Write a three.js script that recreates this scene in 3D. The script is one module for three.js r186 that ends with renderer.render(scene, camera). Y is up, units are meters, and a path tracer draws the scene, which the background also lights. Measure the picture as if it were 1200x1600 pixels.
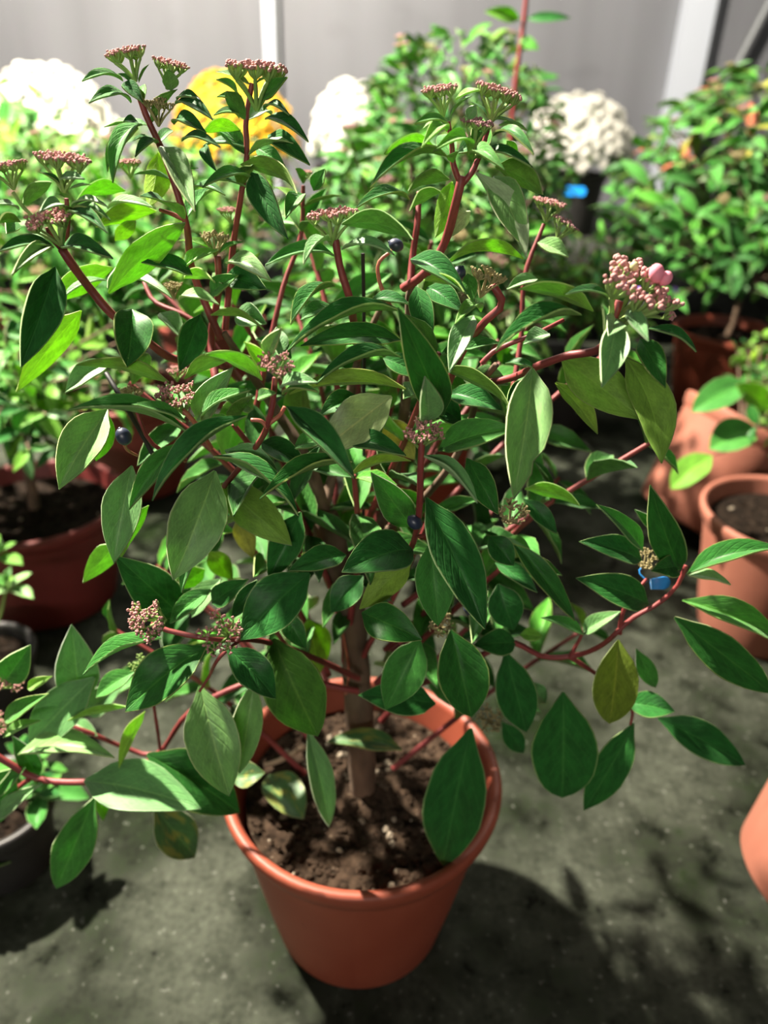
import * as THREE from 'three';
import { mergeGeometries } from 'three/addons/utils/BufferGeometryUtils.js';
import { RectAreaLightUniformsLib } from 'three/addons/lights/RectAreaLightUniformsLib.js';
import { ImprovedNoise } from 'three/addons/math/ImprovedNoise.js';

// ---------------------------------------------------------------- camera, exposure, light
const F = 1200, W = 1200, H = 1600;
const scene = new THREE.Scene();
const camera = new THREE.PerspectiveCamera(2 * Math.atan(H / 2 / F) * 180 / Math.PI, W / H, 0.02, 40);
camera.position.set(0.011, 0.72, 0.468);
camera.rotation.order = 'YXZ';
camera.rotation.set(-29.7 * Math.PI / 180, 0, 0.034);
camera.focus = 0.40;
camera.userData.fStop = 5.2;
camera.updateMatrixWorld(true);
scene.background = new THREE.Color(0x020304);           // night outside the greenhouse
const renderer = new THREE.WebGLRenderer({ antialias: true });
renderer.toneMapping = THREE.LinearToneMapping;
renderer.toneMappingExposure = 2.0;
renderer.shadowMap.enabled = true;
RectAreaLightUniformsLib.init();
const LAMPS = [   // position, intensity, colour, length of a tube lamp, whether it is the unseen fill added behind the viewer
  [[-1.15, 2.25, -0.80], 54, 0xfff4e2, 0],
  [[0.3, 2.55, -1.9], 4, 0xfffaf0, 1.2],
  [[-0.25, 1.15, 2.36], 2.5, 0xfffaf0, 1.2, true],  // added low fill that brightens the fronts of leaves and pots
];

// ---------------------------------------------------------------- helpers
let seed = 7;
function rnd() { seed = (seed * 1664525 + 1013904223) >>> 0; return seed / 4294967296; }
const rr = (a, b) => a + (b - a) * rnd();
const pick = (a) => a[Math.floor(rnd() * a.length)];
const noise = new ImprovedNoise();
const nz = (x, y, z = 0) => noise.noise(x, y, z);
function fbm(x, y, z = 0, o = 4) { let s = 0, a = 0.5; for (let i = 0; i < o; i++) { s += a * nz(x, y, z + i * 7.3); x *= 2.03; y *= 2.03; a *= 0.5; } return s; }
const V = (x, y, z) => new THREE.Vector3(x, y, z);
const eye = camera.position.clone();
function rayOf(px, py) { return V((px - W / 2) / F, -(py - H / 2) / F, -1).applyQuaternion(camera.quaternion); }
// the point of a pixel's ray in the upright plane q centimetres in front of the pot's axis
function P(px, py, q) { const r = rayOf(px, py); return r.multiplyScalar((q / 100 - eye.z) / r.z).add(eye); }
const depthOf = (p) => -p.clone().applyMatrix4(camera.matrixWorldInverse).z;
const used = {};
function numbered(n) { used[n] = (used[n] || 0) + 1; return used[n] === 1 ? n : n + '_' + String(used[n] - 1).padStart(3, '0'); }
function tag(o, label, category, group) { o.userData.label = label; o.userData.category = category; if (group) o.userData.group = group; return o; }
function thing(name, label, category, pos = [0, 0, 0], group) { const o = new THREE.Group(); o.name = numbered(name); o.position.set(...pos); scene.add(o); return tag(o, label, category, group); }
function part(parent, name, geo, mat, kind) { const m = new THREE.Mesh(geo, mat); m.name = name; m.castShadow = m.receiveShadow = true; if (kind) m.userData.kind = kind; parent.add(m); return m; }
function struct(name, geo, mat) { const m = new THREE.Mesh(geo, mat); m.name = name; m.castShadow = m.receiveShadow = true; m.userData.kind = 'structure'; scene.add(m); return m; }
function single(name, geo, mat, label, category, group) { const m = new THREE.Mesh(geo, mat); m.name = numbered(name); m.castShadow = m.receiveShadow = true; scene.add(m); return tag(m, label, category, group); }
function box(w, h, d, x = 0, y = 0, z = 0) { const g = new THREE.BoxGeometry(w, h, d); g.translate(x, y, z); return g; }
function tex(w, h, f, srgb = true) {
  const a = new Uint8Array(w * h * 4);
  for (let j = 0; j < h; j++) for (let i = 0; i < w; i++) {
    const c = f(i / w, j / h), k = (j * w + i) * 4;
    for (let n = 0; n < 3; n++) { let v = Math.max(0, Math.min(1, c.length ? c[n] : c)); if (srgb) v = v <= 0.0031308 ? v * 12.92 : 1.055 * v ** (1 / 2.4) - 0.055; a[k + n] = Math.round(v * 255); }
    a[k + 3] = 255;
  }
  const t = new THREE.DataTexture(a, w, h); t.magFilter = THREE.LinearFilter; t.minFilter = THREE.LinearFilter; t.wrapS = t.wrapT = THREE.RepeatWrapping;
  if (srgb) t.colorSpace = THREE.SRGBColorSpace; t.needsUpdate = true; return t;
}
const lerp3 = (a, b, t) => [a[0] + (b[0] - a[0]) * t, a[1] + (b[1] - a[1]) * t, a[2] + (b[2] - a[2]) * t];
const clamp = (x, a = 0, b = 1) => Math.min(b, Math.max(a, x));

// tapered round tube through points
function tube(pts, r0, r1, radial = 7, bumpy = 0) {
  const curve = new THREE.CatmullRomCurve3(pts, false, 'centripetal'), n = Math.max(4, (pts.length - 1) * 4);
  const fr = curve.computeFrenetFrames(n, false), pos = [], uv = [], idx = [];
  for (let i = 0; i <= n; i++) {
    const p = curve.getPointAt(i / n), r = (r0 + (r1 - r0) * i / n) * (1 + bumpy * nz(p.x * 90, p.y * 90, p.z * 90));
    for (let k = 0; k <= radial; k++) {
      const a = k / radial * Math.PI * 2, c = Math.cos(a) * r, s = Math.sin(a) * r;
      pos.push(p.x + fr.normals[i].x * c + fr.binormals[i].x * s, p.y + fr.normals[i].y * c + fr.binormals[i].y * s, p.z + fr.normals[i].z * c + fr.binormals[i].z * s);
      uv.push(k / radial, i / n);
    }
  }
  for (let i = 0; i < n; i++) for (let k = 0; k < radial; k++) { const a = i * (radial + 1) + k, b = a + radial + 1; idx.push(a, a + 1, b, b, a + 1, b + 1); }
  for (const e of [0, n]) {
    const p = curve.getPointAt(e / n), c = pos.length / 3; pos.push(p.x, p.y, p.z); uv.push(0.5, e / n);
    for (let k = 0; k < radial; k++) { const a = e * (radial + 1) + k; e ? idx.push(c, a, a + 1) : idx.push(c, a + 1, a); }
  }
  const g = new THREE.BufferGeometry();
  g.setAttribute('position', new THREE.Float32BufferAttribute(pos, 3)); g.setAttribute('uv', new THREE.Float32BufferAttribute(uv, 2)); g.setIndex(idx); g.computeVertexNormals();
  return g;
}

// ---------------------------------------------------------------- leaves
// one leaf of unit length along x, normal +z: two thin faces and a pale rim. ratio = width / length
function leafGeo({ ratio = 0.45, fold = 20, bow = 0.06, nu = 9, nv = 6, wave = 0.02, fat = 0.012, s = 1, blunt = 0, side = 0, twist = 0, nip = 0 }) {
  const top = [], bot = [], pos = [], nor = [], uv = [], idx = [];
  const prof = (u) => { const a = 0.68 - 0.14 * blunt, b = 1.0 - 0.45 * blunt, m = a / (a + b); return (u ** a * (1 - u) ** b) / (m ** a * (1 - m) ** b); };
  for (let i = 0; i <= nu; i++) {
    const u = 1 - (1 - i / nu) ** 1.0, uu = clamp((u - 0.05) / 0.95, 0, 1), h = Math.max(prof(uu), 0.05 * (1 - u)) * ratio / 2;
    for (let j = 0; j <= nv; j++) {
      const v = j / nv * 2 - 1, av = Math.abs(v), f = (fold * 1.45 + twist * (u - 0.5) * Math.sign(v)) * Math.PI / 180;
      let hh = h * (1 + 0.06 * nz(u * 5, v * 2 + s * 3.1, s));
      if (nip && v * nip > 0.7 && u > 0.66 && u < 0.8) hh *= 0.72;
      const y = v * hh * Math.cos(f), roll = av * av * 0.16;
      let z = av * hh * Math.sin(f) - roll * hh * Math.sin(f) * 0.8 + bow * 4 * u * (1 - u);
      z += wave * av * Math.sin(u * 9 + s * 5 + (v > 0 ? 1.7 : 0)) * ratio * 2 * Math.sin(Math.PI * u) + 0.25 * wave * nz(u * 4, v * 2, s * 2.7);
      top.push(V(u, y + side * 4 * u * (1 - u), z));
    }
  }
  const N = top.length, row = nv + 1;
  const ns = top.map(() => V(0, 0, 0)), tris = [];
  for (let i = 0; i < nu; i++) for (let j = 0; j < nv; j++) { const a = i * row + j, b = a + row; tris.push([a, b, a + 1], [b, b + 1, a + 1]); }
  for (const [a, b, c] of tris) { const n = top[b].clone().sub(top[a]).cross(top[c].clone().sub(top[a])); ns[a].add(n); ns[b].add(n); ns[c].add(n); }
  ns.forEach((n) => n.normalize());
  const th = fat / 2;
  top.forEach((p, k) => { const v = (k % row) / nv * 2 - 1, u = Math.floor(k / row) / nu; pos.push(p.x + ns[k].x * th, p.y + ns[k].y * th, p.z + ns[k].z * th); nor.push(ns[k].x, ns[k].y, ns[k].z); uv.push(0.25 + 0.24 * v, 0.02 + 0.96 * u); });
  top.forEach((p, k) => { const v = (k % row) / nv * 2 - 1, u = Math.floor(k / row) / nu; pos.push(p.x - ns[k].x * th, p.y - ns[k].y * th, p.z - ns[k].z * th); nor.push(-ns[k].x, -ns[k].y, -ns[k].z); uv.push(0.75 + 0.24 * v, 0.02 + 0.96 * u); });
  for (const [a, b, c] of tris) { idx.push(a, b, c, N + a, N + c, N + b); }
  const edge = []; for (let i = 0; i <= nu; i++) edge.push(i * row); const e2 = []; for (let i = 0; i <= nu; i++) e2.push(i * row + nv);
  for (const [e, sg] of [[edge, -1], [e2, 1]]) {
    const at = pos.length / 3;
    e.forEach((k) => { for (const d of [1, -1]) { pos.push(top[k].x + ns[k].x * th * d, top[k].y + ns[k].y * th * d, top[k].z + ns[k].z * th * d); nor.push(0, sg, 0); uv.push(0.985, 0.5); } });
    for (let i = 0; i < nu; i++) { const a = at + i * 2; sg < 0 ? idx.push(a, a + 1, a + 2, a + 1, a + 3, a + 2) : idx.push(a, a + 2, a + 1, a + 1, a + 2, a + 3); }
  }
  const g = new THREE.BufferGeometry();
  g.setAttribute('position', new THREE.Float32BufferAttribute(pos, 3)); g.setAttribute('normal', new THREE.Float32BufferAttribute(nor, 3)); g.setAttribute('uv', new THREE.Float32BufferAttribute(uv, 2)); g.setIndex(idx);
  return g;
}
// veins: 1 on a vein, 0 between; x = -1..1 across, y = 0..1 along
function vein(x, y) {
  const ax = Math.abs(x), mid = Math.exp(-((ax / 0.045) ** 2));
  const t = (y - ax * 0.26 - 0.09 * ax * ax) * 7.5, d = Math.abs(t - Math.round(t)) / 7.5, sidev = Math.exp(-((d / 0.011) ** 2)) * (1 - ax * 0.7) * (y > 0.03 ? 1 : 0);
  return [mid, sidev];
}
function leafMap(top, under, rim, sp, spotted = 0) {
  return tex(384, 192, (u, v) => {
    const isTop = u < 0.5, x = clamp(((isTop ? u - 0.25 : u - 0.75) / 0.24), -1, 1), y = (v - 0.02) / 0.96;
    if (u > 0.975) return rim;
    const [m, sv] = vein(x, y), n = fbm(x * 3 + sp, y * 6 + (isTop ? 0 : 9), sp, 4), n2 = fbm(x * 14, y * 26 + sp, 3, 2);
    let c = isTop ? top : under;
    c = c.map((q) => q * (1 + 0.55 * n + 0.35 * n2));
    c = lerp3(c, isTop ? [top[0] * 1.9 + 0.02, top[1] * 1.5 + 0.03, top[2] * 1.6 + 0.01] : under.map((q) => q * 1.25), clamp(m * 0.75 + sv * 0.28));
    if (Math.abs(x) > 0.95) c = lerp3(c, rim, 0.75 * clamp((Math.abs(x) - 0.95) / 0.03));
    if (spotted) { const q = fbm(x * 2.2 + sp * 3, y * 3.3, 5, 3); c = lerp3(c, [0.24, 0.27, 0.035], clamp(q * 3.2 * spotted)); }
    return c;
  });
}
const leafBump = tex(384, 192, (u, v) => { const x = ((u < 0.5 ? u - 0.25 : u - 0.75) / 0.24), y = (v - 0.02) / 0.96, [m, sv] = vein(x, y); const b = 0.5 + 0.22 * fbm(x * 9, y * 18, 1, 3); return u < 0.5 ? b - 0.35 * m - 0.28 * sv : b + 0.35 * m + 0.2 * sv; }, false);
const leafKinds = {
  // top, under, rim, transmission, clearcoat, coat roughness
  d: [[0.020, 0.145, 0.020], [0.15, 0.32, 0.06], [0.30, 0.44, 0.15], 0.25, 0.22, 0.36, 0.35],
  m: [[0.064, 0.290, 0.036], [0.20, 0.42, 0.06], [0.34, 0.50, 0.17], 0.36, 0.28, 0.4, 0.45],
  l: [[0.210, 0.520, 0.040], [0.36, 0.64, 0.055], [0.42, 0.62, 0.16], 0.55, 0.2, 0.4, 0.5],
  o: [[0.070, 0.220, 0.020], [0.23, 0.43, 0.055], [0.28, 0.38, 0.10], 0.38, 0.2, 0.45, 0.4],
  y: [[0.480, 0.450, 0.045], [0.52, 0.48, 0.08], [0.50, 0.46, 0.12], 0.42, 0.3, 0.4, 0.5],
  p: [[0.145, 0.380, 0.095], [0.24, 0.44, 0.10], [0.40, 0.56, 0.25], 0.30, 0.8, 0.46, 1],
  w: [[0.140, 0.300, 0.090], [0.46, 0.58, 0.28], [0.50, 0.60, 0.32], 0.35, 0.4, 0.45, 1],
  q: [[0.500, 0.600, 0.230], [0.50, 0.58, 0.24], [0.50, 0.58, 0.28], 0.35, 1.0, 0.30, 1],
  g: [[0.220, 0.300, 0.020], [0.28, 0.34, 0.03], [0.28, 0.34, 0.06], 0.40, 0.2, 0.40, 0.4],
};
const leafMats = {};
for (const [k, [t, u, r, tr, cc, cr, sp]] of Object.entries(leafKinds)) {
  const map = leafMap(t, u, r, k.charCodeAt(0) * 0.37, k === 'y' ? 0 : 0);
  leafMats[k] = [0, 1, 2].map((i) => new THREE.MeshPhysicalMaterial({ map, bumpMap: leafBump, bumpScale: 0.0009, roughness: 0.92, transmission: tr, thickness: 0, clearcoat: cc, clearcoatRoughness: cr, specularIntensity: sp, side: THREE.DoubleSide, color: new THREE.Color().setRGB(...[[1, 1, 1], [0.82, 0.9, 0.95], [1.12, 1.02, 0.85]][i]) }));
}
leafMats.v = [new THREE.MeshPhysicalMaterial({ map: leafMap([0.05, 0.16, 0.03], [0.2, 0.3, 0.05], [0.3, 0.36, 0.1], 4.4, 1.2), bumpMap: leafBump, bumpScale: 0.0009, roughness: 0.92, transmission: 0.35, thickness: 0, clearcoat: 0.5, clearcoatRoughness: 0.4, side: THREE.DoubleSide })];
leafMats.r = [new THREE.MeshPhysicalMaterial({ map: leafMap([0.42, 0.10, 0.03], [0.45, 0.16, 0.05], [0.4, 0.2, 0.1], 2.4), roughness: 0.9, transmission: 0.35, thickness: 0, clearcoat: 0.4, clearcoatRoughness: 0.4, side: THREE.DoubleSide })];
// a mesh from base to tip. roll: how far the upper face turns from the viewer, + upwards (or to the right when the leaf is upright)
function leafBetween(parent, a, b, width, roll, opt, kind, name = 'leaf') {
  const ax = b.clone().sub(a), L = ax.length(); ax.normalize();
  const mid = a.clone().add(b).multiplyScalar(0.5), v = eye.clone().sub(mid).normalize();
  const n0 = v.clone().sub(ax.clone().multiplyScalar(v.dot(ax))).normalize();
  const s = ax.clone().cross(n0), right = V(1, 0, 0).applyQuaternion(camera.quaternion), up = V(0, 1, 0).applyQuaternion(camera.quaternion);
  if (s.dot(up) + 0.35 * s.dot(right) < 0) s.negate();
  const t = roll * Math.PI / 180, n = n0.multiplyScalar(Math.cos(t)).add(s.multiplyScalar(Math.sin(t)));
  const y = n.clone().cross(ax);
  const geo = opt.geo || leafGeo({ ratio: clamp(width / L, 0.12, 0.95), s: rr(0, 9), fat: 0.0008 / L, ...opt });
  const m = part(parent, name, geo, pick(leafMats[kind]));
  m.matrixAutoUpdate = true;
  m.quaternion.setFromRotationMatrix(new THREE.Matrix4().makeBasis(ax, y, n)); m.position.copy(a).sub(parent.position); m.scale.setScalar(L);
  return m;
}
function leafNormal(parent, a, dir, nrm, L, geo, mat, name = 'leaf') {   // local coordinates of the parent
  const ax = dir.clone().normalize(), n = nrm.clone().sub(ax.clone().multiplyScalar(nrm.dot(ax))).normalize(), y = n.clone().cross(ax);
  const m = part(parent, name, geo, mat); m.quaternion.setFromRotationMatrix(new THREE.Matrix4().makeBasis(ax, y, n)); m.position.copy(a); m.scale.setScalar(L); return m;
}
const T = [];   // shared leaf shapes for shoots
for (let i = 0; i < 10; i++) T.push(leafGeo({ ratio: 0.34 + 0.03 * (i % 5), fold: 14 + 5 * (i % 4), bow: 0.04 + 0.03 * (i % 3), nu: 6, nv: 4, wave: 0.03, s: i * 1.7, twist: i % 2 ? 14 : -10, fat: 0.014 }));
const TR = [];  // rounder small leaves
for (let i = 0; i < 6; i++) TR.push(leafGeo({ ratio: 0.52 + 0.05 * (i % 3), fold: 12 + 6 * (i % 3), bow: 0.03 + 0.03 * (i % 3), nu: 5, nv: 4, wave: 0.03, s: i * 2.3, blunt: 0.8, fat: 0.02 }));

// ---------------------------------------------------------------- stems, buds, berries
const stemTex = (c1, c2, sp) => tex(64, 128, (u, v) => lerp3(c1, c2, clamp(0.5 + 1.2 * fbm(u * 5, v * 9, sp, 4))));
const M = {
  red: new THREE.MeshPhysicalMaterial({ map: stemTex([0.13, 0.014, 0.018], [0.27, 0.045, 0.040], 1), roughness: 0.55, clearcoat: 0.12, clearcoatRoughness: 0.4 }),
  pinkstem: new THREE.MeshPhysicalMaterial({ map: stemTex([0.42, 0.08, 0.07], [0.40, 0.15, 0.07], 2), roughness: 0.5, clearcoat: 0.25, clearcoatRoughness: 0.4 }),
  bark: new THREE.MeshStandardMaterial({ map: stemTex([0.07, 0.045, 0.028], [0.17, 0.11, 0.07], 3), roughness: 0.9 }),
  green: new THREE.MeshStandardMaterial({ color: new THREE.Color().setRGB(0.24, 0.36, 0.10), roughness: 0.7 }),
  bud: new THREE.MeshStandardMaterial({ color: new THREE.Color().setRGB(0.42, 0.20, 0.19), roughness: 0.75 }),
  budDark: new THREE.MeshStandardMaterial({ color: new THREE.Color().setRGB(0.26, 0.12, 0.13), roughness: 0.75 }),
  budOld: new THREE.MeshStandardMaterial({ color: new THREE.Color().setRGB(0.30, 0.25, 0.12), roughness: 0.85 }),
  berry: new THREE.MeshPhysicalMaterial({ color: new THREE.Color().setRGB(0.018, 0.026, 0.06), roughness: 0.45, clearcoat: 0.5, clearcoatRoughness: 0.35 }),
  petal: new THREE.MeshPhysicalMaterial({ color: new THREE.Color().setRGB(0.85, 0.27, 0.36), roughness: 0.6, sheen: 0.3 }),
  dark: new THREE.MeshStandardMaterial({ color: new THREE.Color().setRGB(0.012, 0.011, 0.012), roughness: 0.6 }),
};
function ball(r, x, y, z, sy = 1, d = 0) { const g = new THREE.IcosahedronGeometry(r, d); g.scale(1, sy, 1); g.translate(x, y, z); g.deleteAttribute('uv'); return g; }
const noUV = (g) => { g.deleteAttribute('uv'); return g.index ? g.toNonIndexed() : g; };
// unit flower head: stalks from the origin, flat top of radius 1 at height 1.25, axis +y
function headGeos(s, dome, open) {
  seed = 1000 + s * 77;
  const st = [], bu = [], rays = 7;
  for (let i = 0; i < rays; i++) {
    const a = i / rays * 6.283 + rr(-0.2, 0.2), rad = i === 0 ? 0.12 : rr(0.5, 0.78), e = V(Math.cos(a) * rad, 0.78 + dome * (1 - rad) + rr(-0.05, 0.05), Math.sin(a) * rad);
    st.push(tube([V(0, 0, 0), e.clone().multiplyScalar(0.55).add(V(0, 0.06, 0)), e], 0.075, 0.055, 5));
    const k = open ? 7 : 10;
    for (let j = 0; j < k; j++) {
      const b = j * 2.4 + rr(0, 0.6), r2 = 0.30 * Math.sqrt((j + 0.6) / k) * (open ? 1.15 : 1.05), t = V(e.x + Math.cos(b) * r2, 1.1 + dome * (1 - rad) + rr(-0.06, 0.08), e.z + Math.sin(b) * r2);
      st.push(tube([e, e.clone().lerp(t, 0.5).add(V(Math.cos(b) * 0.05, 0, Math.sin(b) * 0.05)), t], 0.035, 0.05, 4));
      for (let m = 0; m < 3; m++) bu.push(ball(rr(0.040, 0.062), t.x + rr(-0.075, 0.075), t.y + rr(-0.05, 0.06), t.z + rr(-0.075, 0.075), 1.1, 1));
    }
  }
  return [mergeGeometries(st.map(noUV)), mergeGeometries(bu.map(noUV))];
}
const HEADS = [headGeos(1, 0.05, false), headGeos(2, 0.28, false), headGeos(3, 0.45, true)];
seed = 99;
function head(parent, base, axis, r, type = 0, bud = M.bud, spin = rr(0, 6)) {   // base in the parent's coordinates
  const [st, bu] = HEADS[type], m = part(parent, 'flower_head', st, bud === M.budOld ? M.budOld : M.green);
  m.position.copy(base); m.quaternion.setFromUnitVectors(V(0, 1, 0), axis.clone().normalize()).multiply(new THREE.Quaternion().setFromAxisAngle(V(0, 1, 0), spin)); m.scale.setScalar(r);
  part(m, 'buds', bu, bud, 'stuff');
  return m;
}

// ---------------------------------------------------------------- pots and soil
function lathe(pts, seg = 64) { return new THREE.LatheGeometry(pts.map(([x, y]) => new THREE.Vector2(x, y)), seg); }
const potTex = (a, b, sp) => { const t = tex(256, 128, (u, v) => { const n = fbm(u * 8, v * 10, sp, 4), s = fbm(u * 30, v * 3, sp + 2, 2), d = fbm(u * 40, v * 40, sp + 5, 2); return lerp3(a, b, clamp(0.45 + n * 0.9 + s * 0.3)).map((q) => q * (1 - 0.5 * clamp(d * 3 - 0.9))); }); return t; };
const potMat = (a, b, sp, rough = 0.55) => new THREE.MeshPhysicalMaterial({ map: potTex(a, b, sp), roughness: rough, clearcoat: 0.12, clearcoatRoughness: 0.5 });
const POT = {
  terra: potMat([0.24, 0.046, 0.022], [0.30, 0.068, 0.035], 1), pale: potMat([0.28, 0.092, 0.056], [0.37, 0.138, 0.09], 2, 0.7),
  dull: potMat([0.20, 0.04, 0.03], [0.27, 0.06, 0.04], 3), black: potMat([0.016, 0.015, 0.015], [0.03, 0.028, 0.027], 4), red: potMat([0.13, 0.018, 0.016], [0.18, 0.026, 0.022], 5),
};
function potGeo(R, h, rb, wall = 0.003) {
  const t = wall, lip = 0.0055, o = [];
  o.push([0.001, 0.004], [rb - 0.012, 0.004], [rb - 0.010, 0], [rb - 0.004, 0], [rb, 0.005]);
  const body = (y) => rb + (R - 0.006 - rb) * y / h;
  for (const y of [0.25, 0.5, 0.75, 0.86]) o.push([body(h * y), h * y]);
  o.push([body(h - 0.026), h - 0.026], [R - 0.005, h - 0.022], [R - 0.0015, h - 0.012], [R, h - lip], [R - 0.0012, h - 0.0015], [R - 0.0042, h], [R - 0.0085, h - 0.0015], [R - 0.0105, h - 0.006]);
  for (const y of [0.8, 0.5, 0.1]) o.push([body(h * y) - t - 0.001, h * y]);
  o.push([0.001, 0.01]);
  return lathe(o, 72);
}
const soilTex = tex(256, 256, (u, v) => { const x = u * 16, y = v * 16, n = fbm(x, y, 2, 5), m = fbm(x * 3.1, y * 3.1, 8, 3); const c = lerp3([0.008, 0.005, 0.003], [0.062, 0.040, 0.026], clamp(0.42 + n * 1.3 + m * 0.5)); return m > 0.36 ? lerp3(c, [0.3, 0.24, 0.18], 0.6) : c; });
const soilMat = new THREE.MeshPhysicalMaterial({ map: soilTex, roughness: 0.95, specularIntensity: 0.2 });
const soilShaded = new THREE.MeshPhysicalMaterial({ map: soilTex, roughness: 0.95, specularIntensity: 0.2, color: new THREE.Color().setRGB(0.35, 0.35, 0.35) });  // same soil darkened, shade of the background pots put into the colour
const crumbMat = new THREE.MeshStandardMaterial({ map: soilTex, roughness: 0.95 });
const gritMat = new THREE.MeshStandardMaterial({ color: new THREE.Color().setRGB(0.22, 0.18, 0.13), roughness: 0.85 });
function lump(r, x, y, z) { const g = new THREE.IcosahedronGeometry(r, 1), p = g.attributes.position, q = rr(0, 50); for (let i = 0; i < p.count; i++) { const k = 1 + 0.55 * nz(p.getX(i) / r * 1.1 + q, p.getY(i) / r * 1.1, p.getZ(i) / r * 1.1); p.setXYZ(i, p.getX(i) * k, p.getY(i) * k * 0.75, p.getZ(i) * k); } g.computeVertexNormals(); g.translate(x, y, z); return g; }
function soil(parent, R, y, crumbs, amp = 0.006, rings = 40, mat = soilMat) {
  const pos = [], uv = [], idx = [], seg = 72;
  for (let i = 0; i <= rings; i++) for (let k = 0; k <= seg; k++) {
    const r = R * i / rings, a = k / seg * 6.28319, x = Math.cos(a) * r, z = Math.sin(a) * r, e = clamp((R - r) / 0.01);
    pos.push(x, y + (amp * 1.6 * fbm(x * 22 + 3, z * 22, 1, 4) + amp * 0.9 * fbm(x * 120, z * 120, 4, 3)) * (0.3 + 0.7 * e) + 0.012 * clamp(1 - r / 0.05) ** 2, z); uv.push(x * 6, z * 6);
  }
  for (let i = 0; i < rings; i++) for (let k = 0; k < seg; k++) { const a = i * (seg + 1) + k, b = a + seg + 1; idx.push(a, a + 1, b, b, a + 1, b + 1); }
  const g = new THREE.BufferGeometry(); g.setAttribute('position', new THREE.Float32BufferAttribute(pos, 3)); g.setAttribute('uv', new THREE.Float32BufferAttribute(uv, 2)); g.setIndex(idx); g.computeVertexNormals();
  const s = part(parent, 'soil', g, mat), c = [], w = [];
  for (let i = 0; i < crumbs; i++) { const r = R * Math.sqrt(rnd()) * 0.95, a = rr(0, 6.283), q = rr(0.0009, 0.0038) * (rnd() < 0.12 ? 1.6 : 1); (rnd() < 0.08 && q < 0.005 ? w : c).push(lump(q, Math.cos(a) * r, y + 0.001 + 0.008 * clamp(1 - r / 0.05) ** 2, Math.sin(a) * r)); }
  if (c.length) part(s, 'soil_crumbs', mergeGeometries(c), mat, 'stuff');
  if (w.length) part(s, 'pale_grit', mergeGeometries(w), gritMat, 'stuff');
  return s;
}
function potted(o, R, h, rb, mat, level, crumbs) {
  const p = part(o, 'pot', potGeo(R, h, rb), mat);
  soil(o, R - 0.013 - (h - level) * (R - rb) / h, level, crumbs, 0.005, crumbs > 100 ? 44 : 16, crumbs > 100 ? soilMat : soilShaded);
  return p;
}

// ---------------------------------------------------------------- the greenhouse
const floorTex = tex(1024, 1024, (u, v) => {
  const x = u * 12, y = v * 12, big = fbm(x * 0.7, y * 0.7, 1, 4), mid = fbm(x * 3, y * 3, 5, 4), fine = fbm(x * 14, y * 14, 9, 3);
  let c = lerp3([0.008, 0.010, 0.006], [0.050, 0.056, 0.042], clamp(0.5 + big * 1.3 + mid * 1.0));
  c = lerp3(c, [0.006, 0.012, 0.003], clamp(big * -1.6 + mid * 1.3 + fine * 0.6 - 0.05));
  c = c.map((q) => q * (1 + 0.7 * fine));
  if (fine > 0.34) c = lerp3(c, [0.15, 0.15, 0.14], 0.5);
  if (mid + fine * 0.6 < -0.42) c = c.map((q) => q * 0.45);
  return c;
});
const floorBump = tex(512, 512, (u, v) => 0.5 + 0.5 * fbm(u * 30, v * 30, 3, 4), false);
const floorMat = new THREE.MeshPhysicalMaterial({ map: floorTex, bumpMap: floorBump, bumpScale: 0.004, roughness: 0.85, specularIntensity: 0.12 });
{ const g = new THREE.PlaneGeometry(7, 7); const b = box(7, 0.12, 7, 0, -0.061, -0.8); b.attributes.uv.array.forEach((q, i, a) => { a[i] = q * 6; }); struct('floor', b, floorMat); }
const sheetTex = tex(512, 256, (u, v) => { const s = fbm(u * 34, v * 1.2, 2, 4), b = fbm(u * 5, v * 3, 6, 4), d = fbm(u * 16, v * 14, 11, 4); const k = 0.15 * (1 + 0.35 * s + 0.35 * b) * (1 - 0.35 * clamp(d * 2 - 0.5)); return [k * 0.94, k * 0.97, k * 1.08]; });
const sheetMat = new THREE.MeshStandardMaterial({ map: sheetTex, roughness: 0.6 });
const darkSheet = new THREE.MeshStandardMaterial({ color: new THREE.Color().setRGB(0.035, 0.037, 0.04), roughness: 0.6 });
const roofMat = new THREE.MeshStandardMaterial({ color: new THREE.Color().setRGB(0.04, 0.042, 0.045), roughness: 0.6 });
const steel = new THREE.MeshPhysicalMaterial({ color: new THREE.Color().setRGB(0.52, 0.56, 0.64), roughness: 0.45, metalness: 0.15 });
const steelDark = new THREE.MeshStandardMaterial({ color: new THREE.Color().setRGB(0.16, 0.17, 0.18), roughness: 0.5, metalness: 0.3 });
const WZ = -3.35;
{ const g = box(6.2, 3.2, 0.1, 0, 1.5, WZ - 0.05); struct('wall_back', g, sheetMat); }
struct('wall_left', box(0.1, 3.2, 6, -3.05, 1.5, -0.5), darkSheet);
struct('wall_right', box(0.1, 3.2, 6, 3.05, 1.5, -0.5), darkSheet);
struct('wall_front', box(6.2, 3.2, 0.1, 0, 1.5, 2.45), darkSheet);
struct('ceiling', box(6.2, 0.1, 6, 0, 3.1, -0.5), roofMat);
const wallPoint = (px, py, z) => P(px, py, z * 100);
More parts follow.
